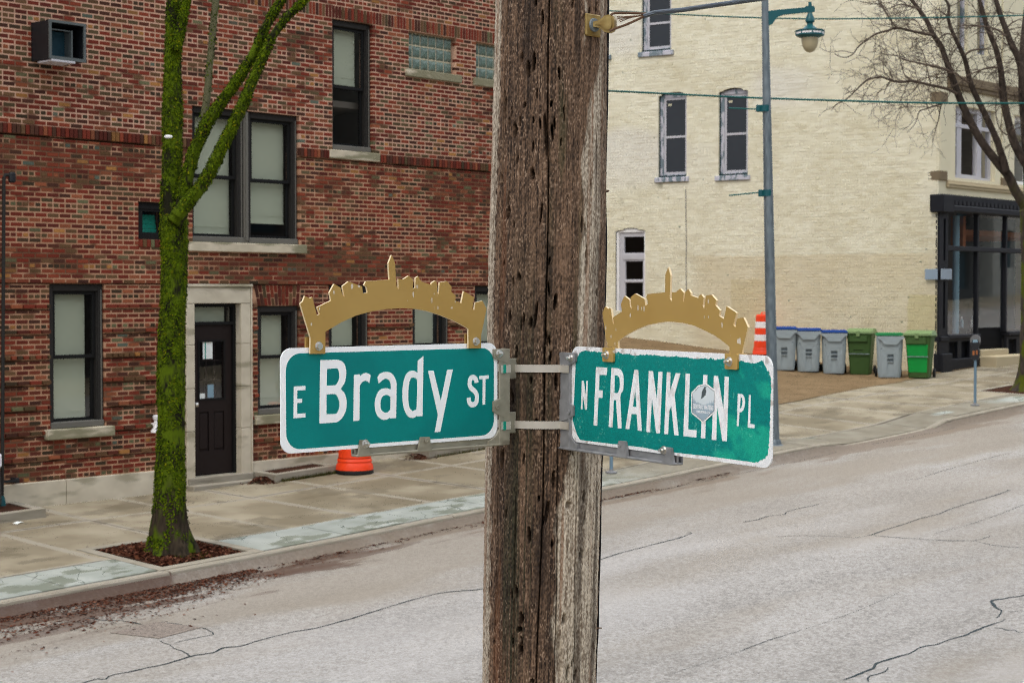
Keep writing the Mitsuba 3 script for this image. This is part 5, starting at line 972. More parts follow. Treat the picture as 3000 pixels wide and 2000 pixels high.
# window wells on the pavement
def well(u0, u1, v0, v1, h, label):
    k = fresh('window_well'); lab(k, label, 'window well', 'concrete window wells along the wall')
    ring = sbox(u0, v0, u1, v1).difference(sbox(u0 + .12, v0 + .02, u1 - .12, v1 - .13))
    add(k + '__curb', on_ground(ring.buffer(-.006).buffer(.006), h, h + .2), 'm_kerb', smooth=25)
    add(k + '__soil', on_ground(sbox(u0 + .1, v0, u1 - .1, v1 - .1), h - .012, .1), 'm_soil')
well(1.10, 2.38, .03, .52, .115, 'low concrete window well right of the black door')
well(4.40, 5.95, .03, .52, .115, 'low concrete window well beside the wooden pole, past the traffic drum')
well(-4.6, -3.03, .06, .78, .115, 'low concrete window well at the left edge below the thin pipe')
# litter
uu, vv = np.meshgrid(np.linspace(-3.62, -3.46, 4), np.linspace(.86, .95, 3), indexing='ij')
P = S3(uu, vv, .006); P[:, :, 2] += .012 * np.sin(uu * 30)
kk = add('paper_scrap', sheet(P), 'm_paper'); lab(kk, 'small scrap of pale paper on the pavement by the left window well', 'litter')
def chips(n, fu, zfn, size, pal, key, label=None, cat_=None, flat=.5):
    u, v = fu(n); n = len(u); a = RNG.uniform(0, 2 * math.pi, n); L = RNG.uniform(*size, n); Wd = L * RNG.uniform(.25, .7, n)
    c = S3(u, v); c[:, 2] += zfn(u, v) + RNG.uniform(.003, .014, n)
    t = np.stack([np.cos(a), np.sin(a), RNG.normal(0, flat * .5, n)], -1); q = np.stack([-np.sin(a), np.cos(a), RNG.normal(0, flat, n)], -1)
    nn = np.cross(t, q); nn /= np.linalg.norm(nn, axis=1, keepdims=True)
    t, q = t * L[:, None] / 2, q * Wd[:, None] / 2; b = nn * (L * .18)[:, None]
    V = np.stack([c - t, c - q * .9 + b * .4, c + t, c + q * .9 + b * .4], 1).reshape(-1, 3)
    F = (np.arange(n)[:, None, None] * 4 + np.array([[0, 1, 2], [0, 2, 3]])[None]).reshape(-1, 3)
    col = np.array([gr(*p) for p in pal])[RNG.integers(0, len(pal), n)] * RNG.uniform(.7, 1.2, (n, 1))
    add(key, (V, F), 'm_leaf', color=np.repeat(col, 4, 0), number=False); lab(key, label, cat_, kind='stuff')
RED = [(108, 64, 50), (132, 84, 66), (86, 50, 40), (156, 110, 88), (68, 44, 36), (116, 72, 52)]
PITC = (-3.45, 3.75)
def pitz(u, v): return -.03 + .07 * np.exp(-(((u - PITC[0]) ** 2 + (v - PITC[1]) ** 2) / .35))
uu, vv = np.meshgrid(np.linspace(-3.83, -2.55, 24), np.linspace(2.94, 4.31, 24), indexing='ij')
P = S3(uu, vv); P[:, :, 2] += pitz(uu, vv) + .02 * (meshkit.fbm(P * 6) - .5); add('tree_pit', sheet(P), 'm_soil', smooth=True); lab('tree_pit', kind='structure')
chips(4200, lambda n: (RNG.uniform(-3.80, -2.58, n), RNG.uniform(2.97, 4.28, n)), pitz, (.03, .08), RED, 'mulch', 'red brown bark mulch in the square tree pit under the mossy tree', 'mulch', .7)
uu, vv = np.meshgrid(np.linspace(19.59, 21.21, 12), np.linspace(2.74, 4.31, 12), indexing='ij')
P = S3(uu, vv, -.01); add('tree_pit_001', sheet(P), 'm_soil', smooth=True); lab('tree_pit_001', kind='structure')
def gut(n):
    u = np.concatenate([-9 + 6.2 * RNG.random(n) ** .9, RNG.uniform(-3.2, 7, n // 5)]); v = 4.6 + np.abs(RNG.normal(0, 1, len(u))) * np.interp(u, [-9, -5, -2.6, 0, 7], [.75, .6, .24, .1, .1])
    keep = (meshkit.fbm(np.c_[u * 1.1, v * 3, u * 0], 3) + RNG.normal(0, .08, len(u))) > .42; return u[keep], v[keep]
chips(9000, gut, lambda u, v: 0 * u, (.02, .06), RED + [(150, 104, 84), (96, 60, 46)], 'leaf_litter', 'damp red brown leaf litter lying along the kerb', 'leaves', .25)
def step_leaves(n): return RNG.normal(1.02, .14, n), np.abs(RNG.normal(.36, .1, n))
chips(420, step_leaves, lambda u, v: .06 * np.exp(-((u - 1.02) ** 2 + (v - .3) ** 2) / .02), (.03, .07), RED, 'leaf_pile', 'little heap of red leaves in the corner between door step and window well', 'leaves', .6)
def well_leaves(n): return RNG.normal(4.3, .12, n), np.abs(RNG.normal(.40, .09, n))
chips(300, well_leaves, lambda u, v: .05 * np.exp(-((u - 4.3) ** 2 + (v - .3) ** 2) / .02), (.03, .07), RED, 'leaf_pile_001', 'red leaves heaped at the left end of the far window well', 'leaves', .6)
def tuft(n): return np.concatenate([RNG.uniform(1.2, 2.4, n // 2), RNG.normal(-3.3, .12, n // 8), RNG.uniform(4.5, 5.9, n // 4)]), np.concatenate([.535 + np.abs(RNG.normal(0, .015, n // 2)), RNG.normal(4.12, .07, n // 8), .53 + np.abs(RNG.normal(0, .015, n // 4))])
u, v = tuft(1100); n = len(u); c = S3(u, v); a = RNG.uniform(0, 6.28, n); hgt = RNG.uniform(.02, .07, n); d = np.stack([np.cos(a), np.sin(a), 0 * a], -1) * .006
tip = c + np.stack([RNG.normal(0, .015, n), RNG.normal(0, .015, n), hgt], -1)
V = np.stack([c - d, c + d, tip], 1).reshape(-1, 3); col = np.array([gr(86, 88, 34), gr(60, 70, 26), gr(120, 104, 50)])[RNG.integers(0, 3, n)]
add('weeds', (V, np.arange(3 * n).reshape(-1, 3)), 'm_leaf', color=np.repeat(col, 3, 0)); lab('weeds', 'short weeds growing along the foot of the window wells', 'weeds', kind='stuff')

# ================================================================ trees
def limb_mesh(nodes, sides, step, rough, seed):
    p = dense(np.array(nodes, float), step); v, f = tube(p[:, :3], p[:, 3], sides)
    nrm = v[:len(p) * sides].reshape(len(p), sides, 3) - p[:, None, :3]
    ang = np.arange(sides) / sides * 2 * math.pi; s = np.arange(len(p)) * step
    q = np.stack(np.broadcast_arrays(np.cos(ang)[None] * 2.2, np.sin(ang)[None] * 2.2, s[:, None] * 2.5), -1)
    r = 1 + rough * (meshkit.fbm(q, 4, seed) - .5) * 2 + rough * .8 * (meshkit.noise(q * [4, 4, 1.2], seed + 9) - .5)
    v[:len(p) * sides] = (p[:, None, :3] + nrm * r[..., None]).reshape(-1, 3)
    return v, f
def flakes(v, f, n, size, seed, zmin=-9):
    rg = np.random.default_rng(seed); m = trimesh.Trimesh(v, f, process=False); pt, fi = trimesh.sample.sample_surface(m, n, seed=seed)
    clump = meshkit.fbm(pt * [7, 7, 4], 3, 4); low = np.clip((pt[:, 2] - .05) / .9, 0, 1)
    ok = (clump + .15 * rg.random(len(pt)) > .44 + .2 * (1 - low)); pt, fi, clump = pt[ok], fi[ok], clump[ok]; n = len(pt)
    nr = m.face_normals[fi]; a = rg.normal(0, 1, (n, 3)); a[:, 2] -= .5; a -= nr * (a * nr).sum(1, keepdims=True); a /= np.linalg.norm(a, axis=1, keepdims=True); b = np.cross(nr, a)
    L = rg.uniform(*size, n)[:, None]; c = pt + nr * rg.uniform(.001, .008, (n, 1)); lift = nr * L * rg.uniform(.1, .55, (n, 1))
    V = np.stack([c - b * L * .35, c + b * L * .35, c + a * L + lift + b * L * .2, c + a * L + lift - b * L * .2], 1).reshape(-1, 3)
    F = (np.arange(n)[:, None, None] * 4 + np.array([[0, 1, 2], [0, 2, 3]])[None]).reshape(-1, 3)
    pal = np.array([up(48, 63, 4), up(66, 85, 2), up(84, 98, 4), up(33, 44, 6), up(104, 104, 10), up(58, 73, 2)])
    w = np.clip((clump - .4) * 5, 0, 1); i = np.where(rg.random(n) < .25 + .5 * w, rg.choice([1, 2, 5], n), rg.choice([0, 3, 5], n)); i = np.where(rg.random(n) < .04, 4, i)
    return (V, F), np.repeat(pal[i] * rg.uniform(.7, 1.15, (n, 1)), 4, 0)
k = fresh('street_tree'); lab(k, 'bare street tree thickly covered in green moss, in front of the brick building', 'tree')
mv, mc, nv = [], [], 0
for j, (nm, nodes) in enumerate(TREE1.items()):
    sides = 44 if nm == 'trunk' else 24
    v, f = limb_mesh(nodes, sides, .025, .085 if nm == 'trunk' else .075, 3 + j)
    if nm == 'trunk':                                            # buttress roots
        z = v[:, 2]; t = np.clip((.55 - z) / .7, 0, 1) ** 2; cxy = np.array(nodes)[2, :2]
        th = np.arctan2(v[:, 1] - 20., v[:, 0] + 4.0); v[:, :2] += (v[:, :2] - [-4.0, 20.]) * (t * .16 * np.sin(th * 6 + .6))[:, None]
    add(k + '__' + nm, (v, f), 'm_grey_bark' if nm == 'limb_002' else 'm_moss_bark', smooth=True, number=False)
    if nm != 'limb_002' or True:
        (V, F), C = flakes(v, f, {'trunk': 20000, 'limb': 5000, 'limb_001': 5000, 'limb_002': 350, 'limb_003': 1700}[nm], (.012, .03), 20 + j); mv.append((V, F)); mc.append(C)
add(k + '__moss', cat(mv), 'm_flakes', color=np.vstack(mc)); lab(k + '__moss', kind='stuff')
add(k + '__pruning_scar', (lambda m: (m[0] @ np.array([[.05, 0, 0], [0, .02, 0], [0, 0, .022]]) + [-3.99, 19.878, 4.72], m[1]))(arr(trimesh.creation.icosphere(2))), 'm_white', smooth=True)

k = fresh('bare_tree'); lab(k, 'dark bare tree with fine twigs at the right edge in front of the shop', 'tree')
tw = []; rg = np.random.default_rng(5)
def twig(p0, d, L, r, depth):
    n = max(4, int(L / .09)); pts = [p0]; dd = d.copy(); q = p0.copy()
    for i in range(n):
        dd = dd + rg.normal(0, .2, 3) + np.array([0, 0, -.035 if depth < 2 else -.02]); dd /= np.linalg.norm(dd); q = q + dd * L / n; pts.append(q)
    tw.append(tube(pts, np.linspace(r, max(.0035, r * .45), len(pts)), 4, False))
    if depth > 0:
        for i in range(rg.integers(3, 6)):
            j = rg.integers(1, len(pts)); w = dd + rg.normal(0, .75, 3); w /= np.linalg.norm(w); twig(pts[j], w, L * rg.uniform(.4, .75), r * .62, depth - 1)
for nm, nodes in TREE2.items():
    nd = np.array(nodes); 
    if nm.startswith('bough'): nd[:, 3] = np.maximum(nd[:, 3] * .92, .006)
    sides = 20 if nm == 'trunk' else (12 if nm.startswith('branch') else 7)
    v, f = limb_mesh(nd, sides, .06, .10 if nm == 'trunk' else .05, 11)
    add(k + '__' + nm, (v, f), 'm_twig' if nm.startswith('bough') else 'm_bark2', smooth=True, number=False)
    p = dense(nd, .05); 
    cnt = {'t': 0, 'b': 0}[nm[0]]
    L_ = np.linalg.norm(np.diff(p[:, :3], axis=0), axis=1).sum()
    m_ = int(L_ * (5.6 if nm.startswith('bough') else (3.0 if nm.startswith('branch') else 0)))
    for i in range(m_):
        j = int(rg.uniform(.15 if nm.startswith('bough') else .35, 1) * (len(p) - 2)); t = p[j + 1, :3] - p[j, :3]; t /= np.linalg.norm(t)
        w = t * .6 + rg.normal(0, .65, 3) + [-.12, 0, .12]; w /= np.linalg.norm(w)
        twig(p[j, :3], w, rg.uniform(.35, .95), min(p[j, 3] * .6, .010), 2 if rg.random() < .55 else 1)
add(k + '__twigs', cat(tw), 'm_twig'); lab(k + '__twigs', kind='stuff')

# ================================================================ wooden pole with the street signs
k = fresh('utility_pole'); lab(k, 'weathered brown and grey wooden utility pole in the foreground carrying both street signs', 'utility pole')
PO = np.array(POLE)
_o = np.argsort(PO[:, 2]); pcx = lambda z: np.interp(z, PO[_o, 2], PO[_o, 0]) + (z > PO[0, 2]) * (z - PO[0, 2]) * .017 + (z < PO[-1, 2]) * (z - PO[-1, 2]) * .02
prad = lambda z: np.interp(z, PO[_o, 2], PO[_o, 3]) - .004 * np.clip(z - PO[0, 2], 0, 9) + .008 * np.clip(PO[-1, 2] - z, 0, 3)
PY = 4.28
rg = np.random.default_rng(21)
pits = []
for _ in range(150):
    x = rg.uniform(-.145, .17); z = rg.uniform(1.85, 3.75)
    if .05 < x and rg.random() < .5: continue
    s = rg.choice([.7, 1., 1.35], p=[.5, .35, .15]); pits.append((x, z, rg.uniform(.0022, .0042) * s, rg.uniform(.008, .024) * s, rg.uniform(.02, .035)))
pits += [(.062, 2.385, .008, .010, .014), (-.055, 2.08, .007, .007, .03), (-.095, 3.30, .006, .014, .03), (.045, 2.02, .010, .055, .014), (-.02, 1.955, .006, .006, .02), (-.012, 3.28, .004, .05, .03)]
checks = [(-.006, 1.8, 3.8, .0021, .022), (-.134, 1.8, 3.8, .0013, .010), (.036, 1.8, 2.62, .0016, .014), (.085, 1.8, 2.7, .0011, .009), (-.072, 1.8, 2.5, .0011, .010)]
def pole_surface(x, z, fine):
    R = prad(z); d = np.zeros_like(x)
    if fine:
        q = np.stack([x * 150, z * 7, 0 * x], -1); d += .0026 * (meshkit.fbm(q, 4, 1) - .5) + .0030 * (meshkit.noise(np.stack([x * 300, z * 130, 0 * x], -1), 12) - .5)
        d += .0024 * (meshkit.noise(np.stack([x * 430, z * 120, 0 * x], -1), 4) - .5) * (meshkit.noise(np.stack([x * 20, z * 3, 0 * x], -1), 6) > .35)
        d += .0022 * (meshkit.fbm(np.stack([x * 26, z * 1.6, 0 * x], -1), 3, 8) - .5)
        edge = -.152 + .003 * np.sin(z * 7); d -= .0035 * (1 - np.clip((x - edge) / .003, 0, 1)) * 0 - .003 * np.clip((edge - x) / .002, 0, 1) * .6
        for px, pz, rx, rz, dp in pits:
            m = (np.abs(x - px) < rx * 2) & (np.abs(z - pz) < rz * 2)
            if m.any():
                e = ((x[m] - px + .12 * (z[m] - pz) * np.sin(pz * 50)) / rx) ** 2 + ((z[m] - pz) / rz) ** 2
                d[m] -= dp * np.clip(1.25 - e, 0, 1) ** .6
        for cx0, za_, zb_, w, dp in checks:
            wob = .003 * np.sin(z * 3.1 + cx0 * 90) + .002 * np.sin(z * 8.7 + cx0 * 40) + .0012 * (meshkit.noise(np.stack([z * 30, 0 * z + cx0 * 50, 0 * z], -1)) - .5)
            fade = np.clip((z - za_) / .15, 0, 1) * np.clip((zb_ - z) / .15, 0, 1); ww = w * (.5 + meshkit.noise(np.stack([z * 4, 0 * z + cx0 * 70, 0 * z], -1), 3)) * (.3 + .7 * fade)
            d -= dp * fade * np.clip(1.2 - np.abs(x - cx0 - wob) / (ww + 1e-6), 0, 1)
        for zz in rg.uniform(1.9, 3.7, 9):                     # saw marks round the pole
            x0 = rg.uniform(-.1, .05); d += .0012 * np.exp(-((z - zz) / .0016) ** 2) * ((x > x0) & (x < x0 + .1))
    th = x / .1435
    return np.stack([pcx(z) + (R + d) * np.sin(th), PY - (R + d) * np.cos(th), z], -1)
TH = math.radians(97) * .1435
xs_, zf = np.linspace(-TH, TH, 320), np.linspace(1.80, 3.82, 640)
X, Z_ = np.meshgrid(xs_, zf, indexing='ij'); P1 = pole_surface(X, Z_, True)
V1, F1 = grid(P1); U1 = np.stack([X, Z_], -1).reshape(-1, 2)
parts = [(V1, F1, U1)]
for xa, xb, za_, zb_, nx, nz in ((TH, 2 * math.pi * .1435 - TH, -.9, 9.6, 40, 30), (-TH, TH, -.9, 1.80, 40, 20), (-TH, TH, 3.82, 9.6, 40, 20)):
    X, Z_ = np.meshgrid(np.linspace(xa, xb, nx), np.linspace(za_, zb_, nz), indexing='ij'); P2 = pole_surface(X, Z_, False); v, f = grid(P2); parts.append((v, f, np.stack([X, Z_], -1).reshape(-1, 2)))
pv, pf = cat([(a, b) for a, b, _ in parts])
add(k + '__timber', (pv, pf), 'm_pole', smooth=True, uv=np.vstack([u for _, _, u in parts]))
def hook(path, r, n=6): return tube(path, r, n)
# black cable stapled down the side of the pole
kc = fresh('pole_cable'); lab(kc, 'thin black cable stapled down the right side of the wooden pole', 'cable')
CB = np.array(CABLE); CBd = dense(np.vstack([CB[0] + [.03, 0, 2.5], CB, CB[-1] + [-.03, 0, -1.5]]), .02)
add(kc + '__cable', tube(CBd, .0034, 10), 'm_rubber', smooth=True)
for zz in (CB[5, 2], CB[15, 2]):
    x = np.interp(zz, CBd[::-1, 2], CBd[::-1, 0]); a = np.linspace(0, math.pi, 9)
    add(kc + '__staple', tube(np.stack([x - .012 + .022 * np.sin(a), PY - .012 * np.cos(a) * 1.0, zz + .002 * np.cos(a)], -1), .0016, 6), 'm_rust', smooth=True)
# guy anchor and twisted guy strand
n45 = np.array([math.sin(.78), -math.cos(.78), 0.]); c0 = np.array([float(pcx(3.555)), PY, 3.553]) + n45 * (float(prad(3.55)) + .002)
GA = Frame(c0, [math.cos(.78), math.sin(.78), 0])
k = fresh('guy_anchor'); lab(k, 'rusty square plate and eye bolted to the pole near the top of the picture', 'anchor')
add(k + '__plate', GA(bxc(-.027, .027, -.004, .004, -.027, .027, .003)), 'm_brass', smooth=30)
add(k + '__washer', GA((lambda m: (np.c_[m[0][:, 0], -m[0][:, 2], m[0][:, 1]], m[1]))(lathe([(0, .004), (.017, .004), (.016, .008), (0, .008)], 20))), 'm_galv', smooth=35)
EYE = Frame(c0 + n45 * .004 + np.array([0, 0, .001]), [.92, -.39, 0])
prof = Polygon([(.0, -.006), (.018, -.009), (.03, -.02), (.042, -.0225), (.052, -.018), (.056, -.006), (.056, .007), (.052, .017), (.042, .021), (.03, .019), (.018, .009), (.0, .006)])
e1 = ext(prof, -.0085, .0085); e2 = ext(prof.buffer(-.006), -.0125, .0125)
add(k + '__eye', EYE(cat([e1, e2])), 'm_brass')
def strand(path, R, rw, pitch, n=6):
    p = dense(np.array(path), pitch / 14); s = np.r_[0, np.cumsum(np.linalg.norm(np.diff(p, axis=0), axis=1))]
    t = np.gradient(p, axis=0); t /= np.linalg.norm(t, axis=1, keepdims=True); a = np.cross(t, [0, 1., 0]); a /= np.linalg.norm(a, axis=1, keepdims=True); b = np.cross(t, a); out = []
    for i in range(n):
        ph = 2 * math.pi * (s / pitch + i / n); out.append(tube(p + R * (np.cos(ph)[:, None] * a + np.sin(ph)[:, None] * b), rw, 6, True))
    return cat(out)
k = fresh('guy_wire'); lab(k, 'twisted steel guy strand running from the pole to the upper right', 'guy wire')
add(k + '__strand', strand(GUYW['main'], .0040, .0021, .045), 'm_strand', smooth=50)
add(k + '__loop', strand(GUYW['top'], .0017, .0014, .02, 4), 'm_rust', smooth=50); add(k + '__loop', strand(GUYW['bot'], .0017, .0014, .02, 4), 'm_rust', smooth=50)
tl = np.array(GUYW['tail']); sp_ = [tube(dense(tl + np.array([[dx * f, 0, dz * f] for f in (1, .6, .3, .1, 0)]), .01), .0012, 6) for dx, dz in ((0, .004), (.004, -.003), (-.002, 0), (.006, -.007))]
add(k + '__loose_end', cat(sp_ + [tube(dense(np.array(GUYW['tail2']), .01), .0011, 6)]), 'm_rust', smooth=50)

# the two signs
SL = Frame([-.50021, 3.687, 2.5527], [.74042, .67215, 0]); SR = Frame([.14371, 4.104, 2.5447], [.51060, -.85982, 0])
def rrect(x0, z0, x1, z1, r): return sbox(x0 + r, z0 + r, x1 - r, z1 - r).buffer(r, quad_segs=10)
def flat(key, fr, poly, y0, y1, m, **kw):
    q = ext(poly, y0, y1); return add(key, fr(q), m, uv=q[0][:, [0, 2]], **kw)
def spline(pts, closed=True):
    p = np.array(pts, float); out = []; n = len(p)
    for i in range(n):
        a, b, c, d = p[(i - 1) % n], p[i], p[(i + 1) % n], p[(i + 2) % n]
        out.append(b)
        def turn(u, v): return abs(math.atan2(u[0] * v[1] - u[1] * v[0], u @ v))
        if turn(b - a, c - b) < .75 and turn(c - b, d - c) < .75:            # a curve, not a corner
            for t in (.25, .5, .75): out.append(.5 * (2 * b + (c - a) * t + (2 * a - 5 * b + 4 * c - d) * t * t + (3 * b - a - 3 * c + d) * t ** 3))
    return Polygon(out).buffer(0)
def glyph(rings):
    g = spline(rings[0])
    for h in rings[1:]: g = g.difference(spline(h))
    return g
def bolt(key, fr, x, z, y, r=.0068, m='m_bolt', nut=True):
    a = np.arange(6) * math.pi / 3 + .3; hx = Polygon([(x + r * 1.12 * math.cos(q), z + r * 1.12 * math.sin(q)) for q in a])
    ms = [ext(hx, y - .0065, y)]
    v, f = lathe([(0, 0), (r * 1.5, 0), (r * 1.45, .0012), (0, .0012)], 18); ms.append((np.c_[v[:, 0] + x, y - v[:, 2] + .0003, v[:, 1] + z], f))
    if nut: v, f = lathe([(0, 0), (r * .52, 0), (r * .52, .007), (0, .0078)], 14); ms.append((np.c_[v[:, 0] + x, y - .0063 - v[:, 2], v[:, 1] + z], f))
    add(key, fr(cat(ms)), m, smooth=30)
def crown(fr, m):
    v, f = m; nrm = np.cross(v[f[:, 1]] - v[f[:, 0]], v[f[:, 2]] - v[f[:, 0]]); side = np.abs(nrm[:, 1]) < .2 * np.linalg.norm(nrm, axis=1)
    add(k + '__crown', fr((v, f[~side])), 'm_gold'); add(k + '__crown_edge', fr((v, f[side])), 'm_goldpale')   # bare metal where the sheet was cut
k = fresh('street_sign'); lab(k, 'green street sign with white letters reading E Brady ST, left of the pole', 'street sign')
W_, H_ = .6278, .2291
flat(k + '__plate', SL, rrect(0, 0, W_, H_, .028), 0, .003, 'm_white_sheet')
flat(k + '__face', SL, rrect(.0137, .0085, .6162, .2172, .037), -.0007, .0, 'm_teal')
for ch, rings in BRADY.items():
    flat(k + '__letter', SL, glyph(rings), -.0014, -.0007, 'm_white_sheet')
flat(k + '__letter', SL, LineString(spline(S_LINE + S_LINE[::-1][1:-1]).exterior.coords if False else dense(np.array(S_LINE), .002)).buffer(.0062, cap_style=2), -.0014, -.0007, 'm_white_sheet')
cr = Polygon(CROWN).buffer(0)
crown(SL, ext(cr, -.0075, -.0025))
for x, z in ((.0956, .2322), (.5528, .2342)): bolt(k + '__bolt', SL, x, z, -.0078, nut=False)
add(k + '__back_clip', SL(cat([ext(sbox(.069, .19, .112, .252), .004, .008), ext(sbox(.53, .19, .572, .252), .004, .008)])), 'm_gold')
def tab(x0, x1, x2, x3, z0, z1): return Polygon([(x0, z0), (x1, z1), (x2, z1), (x3, z0)]).buffer(-.002).buffer(.002)
def side_tab(x0, x1, z0, z1, z2, z3): return Polygon([(x0, z1), (x0, z2), (x1, z3), (x1, z0)]).buffer(-.002).buffer(.002)
br = [bxc(.203, .662, -.006, .020, -.0190, -.0135, .0015), bxc(.203, .662, .004, .008, -.0140, .004, .001), bxc(.203, .662, .016, .020, -.0150, .000, .001),
      bxc(.6305, .6650, -.0055, .0005, -.018, .2145, .0018), bxc(.6580, .6650, -.0055, .024, -.018, .2145, .0018), bxc(.6290, .6335, .004, .022, -.014, .2145, .0015),
      ext(Polygon([(.6325, -.014), (.6325, .02), (.623, .006), (.605, -.004), (.597, -.006), (.597, -.014)]), -.004, .004),
      ext(tab(.2045, .2105, .2312, .2395, -.0175, .0188), -.0062, -.0012), ext(tab(.3770, .3850, .4120, .4185, -.0170, .0153), -.0062, -.0012),
      ext(side_tab(.6115, .6580, .178, .1930, .2146, .2146), -.0068, -.0015), ext(side_tab(.6100, .6480, .046, .0640, .0885, .100), -.0068, -.0015)]
add(k + '__bracket', SL(cat(br)), 'm_cast', smooth=30)
bolt(k + '__bolt', SL, .2245, .0100, -.0062); bolt(k + '__bolt', SL, .6275, .2035, -.0068)
for x, z in ((.4010, .0078), (.6225, .0745)):
    v, f = lathe([(0, .001), (.0062, .001), (.0066, .0026), (.003, .0034), (.0022, .002), (0, .002)], 18); add(k + '__rivet', SL((np.c_[v[:, 0] + x, -.0062 - v[:, 2], v[:, 1] + z], f)), 'm_cast', smooth=30)
# the strap saddle between bracket and pole
add(k + '__saddle', SL(cat([bxc(.662, .705, .004, .012, .008, .06, .002), bxc(.662, .705, .004, .012, .14, .19, .002)])), 'm_cast')

k = fresh('street_sign'); lab(k, 'faded green street sign with white letters reading N FRANKLIN PL, right of the pole', 'street sign')
W_ = .752
plate = rrect(0, 0, W_, H_, .026)
flat(k + '__plate', SR, plate, 0, .003, 'm_white_old')
fc = Polygon(FACE_R).buffer(0); jag = []
co = np.array(fc.segmentize(.0035).exterior.coords)[:-1]; rj = np.random.default_rng(3)
peel = ((co[:, 1] > .2) | (co[:, 0] > .69)) & (co[:, 0] > .03)
co = co + rj.normal(0, .0011, co.shape) * peel[:, None]
flat(k + '__face', SR, Polygon(co).buffer(0), -.0007, .0, 'm_teal_old')
for ch, rings in FRANKLIN.items():
    flat(k + '__letter', SR, glyph(rings), -.0014, -.0007, 'm_letter_old')
SRb = Frame(SR.o + SR.ey * .012, SR.ex)
crown(SRb, ext(Polygon(CROWN_R).buffer(0).union(sbox(.1425, .17, .1835, .23)).union(sbox(.609, .17, .649, .23)), .0, .005))
for a, b in ((.1422, .1875), (.6042, .6458)):
    add(k + '__clip', SR(ext(rrect(a, .1972, b, .2300, .003), -.0065, -.0015)), 'm_gold')
    bolt(k + '__bolt', SR, (a + b) / 2 - .005, .2133, -.0066)
br = [bxc(-.057, .424, -.008, .020, -.0215, -.0160, .0015), bxc(-.057, .424, .004, .008, -.0165, .004, .001), bxc(-.057, .424, .016, .020, -.017, .000, .001),
      bxc(-.057, -.0005, -.0045, .0005, -.0200, .2135, .0018), bxc(-.057, -.050, -.0065, .024, -.0200, .2135, .0018), bxc(-.006, -.001, -.0065, .022, -.016, .2135, .0015),
      ext(Polygon([(-.002, -.016), (-.002, .02), (.006, .006), (.02, -.003), (.03, -.005), (.03, -.016)]), -.004, .004),
      ext(tab(.2045, .2120, .2375, .2465, -.0200, .0178), -.0085, -.0012), ext(tab(.3800, .3900, .4145, .4240, -.0200, .0168), -.0085, -.0012),
      ext(Polygon([(-.05, .180), (-.05, .2135), (.0270, .2135), (.0258, .1930), (-.004, .183)]), -.0068, -.0015), ext(Polygon([(-.045, .045), (-.045, .098), (-.014, .096), (.0160, .0862), (.0158, .063), (-.012, .052)]), -.0068, -.0015)]
add(k + '__bracket', SR(cat(br)), 'm_cast2', smooth=30)
bolt(k + '__bolt', SR, .3900, .0097, -.0085, ); bolt(k + '__bolt', SR, .0065, .2005, -.0068)
for x, z in ((.2170, .0085), (-.0005, .0715)):
    v, f = lathe([(0, .001), (.0062, .001), (.0066, .0026), (.003, .0034), (.0022, .002), (0, .002)], 18); add(k + '__rivet', SR((np.c_[v[:, 0] + x, -.0072 - v[:, 2], v[:, 1] + z], f)), 'm_cast2', smooth=30)

# sticker on the right sign
k = fresh('sticker'); lab(k, 'six sided white and blue sticker with a bird on the right sign', 'sticker')
stp = np.array(STICKER); a0, a1, b0, b1 = stp[:, 0].min(), stp[:, 0].max(), stp[:, 1].min(), stp[:, 1].max(); sw_, sh_ = a1 - a0, b1 - b0
sq = lambda pts: Polygon([(a0 + x * sw_, b0 + y * sh_) for x, y in pts])
base = Polygon(stp).buffer(-.004).buffer(.004)
flat(k + '__base', SR, base, -.0022, -.0014, 'm_white')
flat(k + '__border', SR, base.buffer(-.0030).difference(base.buffer(-.0040)), -.0025, -.0022, 'm_slot')
flat(k + '__panel', SR, base.buffer(-.0040), -.0023, -.0022, 'm_stickerpale')
xs2 = np.linspace(0, 1, 49); rj = np.random.default_rng(9)
ridge = [(x, .455 + .20 * (abs(x - .5) * 2) ** 1.3 * (.25 + .75 * (i % 2)) * (.6 + .7 * rj.random())) for i, x in enumerate(xs2)]
flat(k + '__print', SR, sq([(0, 0), (1, 0)] + ridge[::-1]).intersection(base.buffer(-.0044)).buffer(0), -.0025, -.0023, 'm_print')
bird = sq([(.40, .59), (.43, .66), (.44, .75), (.48, .83), (.53, .875), (.555, .915), (.66, .905), (.595, .875), (.63, .79), (.60, .71), (.53, .655), (.47, .62)])
flat(k + '__bird', SR, bird, -.0026, -.0023, 'm_slot')
for txt, y, wd, hh in (('CENTRAL WATERS', .345, .84, .11), ('BREWING CO', .245, .54, .055)):
    tm = meshkit.text_mesh(txt, .01, .0002, bold=True); v, f = np.array(tm.vertices), np.array(tm.faces); tw_ = v[:, 0].max()
    P3 = np.c_[a0 + sw_ * (.5 - wd / 2) + v[:, 0] / tw_ * wd * sw_, -.0026 - v[:, 2], b0 + y * sh_ + v[:, 1] / .01 * hh * sh_]
    add(k + '__lettering', SR((P3, f[:, ::-1])), 'm_white')

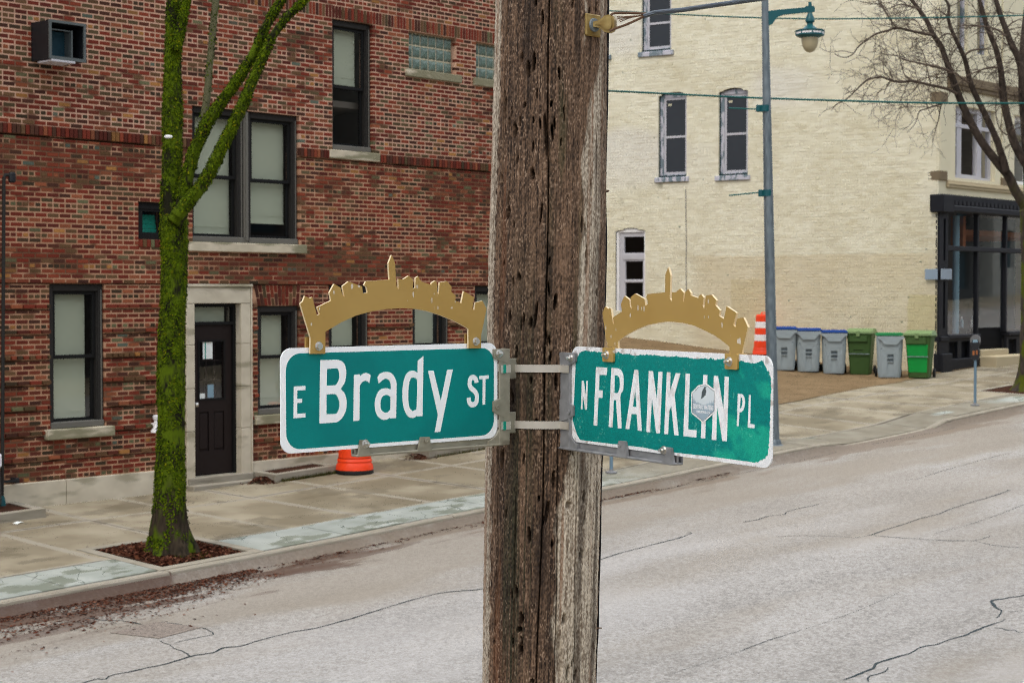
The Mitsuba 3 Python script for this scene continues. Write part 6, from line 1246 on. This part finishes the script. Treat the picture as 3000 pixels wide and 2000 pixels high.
# steel straps round the pole
for zc, lb in ((2.7185, 'upper bright steel strap round the wooden pole between the signs'), (2.5815, 'lower bright steel strap round the wooden pole between the signs')):
    R = float(prad(zc)) + .003; cx0 = float(pcx(zc)); th = np.radians(np.linspace(-38, 27, 40))
    front = [(cx0 + R * math.sin(t), PY - R * math.cos(t)) for t in th]
    pl = SL.pt([.632, -.007, 0])[:2]; pl1 = SL.pt([.664, -.0075, 0])[:2]; pr = SR.pt([-.0005, -.0075, 0])[:2]; pr1 = SR.pt([-.055, -.0085, 0])[:2]
    path = np.array([pl, pl1] + front + [pr1, pr]); path = path[np.r_[True, np.linalg.norm(np.diff(path, axis=0), axis=1) > .004]]
    t = np.gradient(path, axis=0); t /= np.linalg.norm(t, axis=1, keepdims=True); nn = np.c_[t[:, 1], -t[:, 0]]
    hw = .0094
    ring = np.stack([np.c_[path + nn * o, np.full(len(path), zc + dz)] for o, dz in ((.0, -hw), (.0008, -hw), (.0008, hw), (.0, hw), (.0, -hw))], 1)
    back = np.radians(np.linspace(40, 310, 40)); bp = np.array([(cx0 + R * math.sin(q), PY - R * math.cos(q)) for q in back]); bn = np.c_[np.sin(back), -np.cos(back)]
    ring2 = np.stack([np.c_[bp + bn * o, np.full(len(bp), zc + dz)] for o, dz in ((.0, -hw), (.0008, -hw), (.0008, hw), (.0, hw), (.0, -hw))], 1)
    kk = fresh('steel_strap'); lab(kk, lb, 'strap', 'steel straps holding the signs')
    add(kk + '__band', cat([grid(ring), grid(ring2)]), 'm_band')
    add(kk + '__clip', SL(bxc(.6400, .6480, -.0098, -.0072, zc - 2.5527 - .0104, zc - 2.5527 + .0104, .0006)), 'm_tealblind')

# ================================================================ across the street, seen only as reflections in the glass
def opposite(u0, u1, h, m, label, nwin):
    k = fresh('opposite_building'); lab(k, label, 'building'); z0 = float(zs((u0 + u1) / 2, 20.)) - 2
    hs = [(u0 + (u1 - u0) * (i + .25) / nwin, u0 + (u1 - u0) * (i + .75) / nwin, z0 + 3 + 3.3 * j, z0 + 5 + 3.3 * j) for i in range(nwin) for j in range(int((h - 3) / 3.3))]
    w = sbox(u0, z0, u1, z0 + h).difference(unary_union([sbox(a, c, b, d) for a, b, c, d in hs]))
    add(k + '__wall', ST(cat([ext(w, -21.6, -21.2), bx(u0, u1, -33, -32.7, z0, z0 + h), bx(u0, u0 + .3, -33, -21.6, z0, z0 + h), bx(u1 - .3, u1, -33, -21.6, z0, z0 + h)])), m)
    add(k + '__roof', ST(bx(u0, u1, -33, -21.1, z0 + h, z0 + h + .3)), 'm_cream_trim')
    for a, b, c, d in hs: add(k + '__window', ST(bx(a, b, -21.5, -21.45, c, d)), 'm_tealwall')
opposite(8, 21, 14.0, 'm_darkbrick', 'dark brick building across the street, seen only in window reflections', 5)
opposite(24, 38, 14., 'm_greywall', 'grey rendered building across the street, seen only in the shop glass', 5)
opposite(41, 68, 12.0, 'm_darkbrick', 'long dark building across the street, seen only in the shop glass', 9)
opposite(70, 100, 10.0, 'm_palewall', 'pale long building far across the street, seen only in the shop glass', 9)
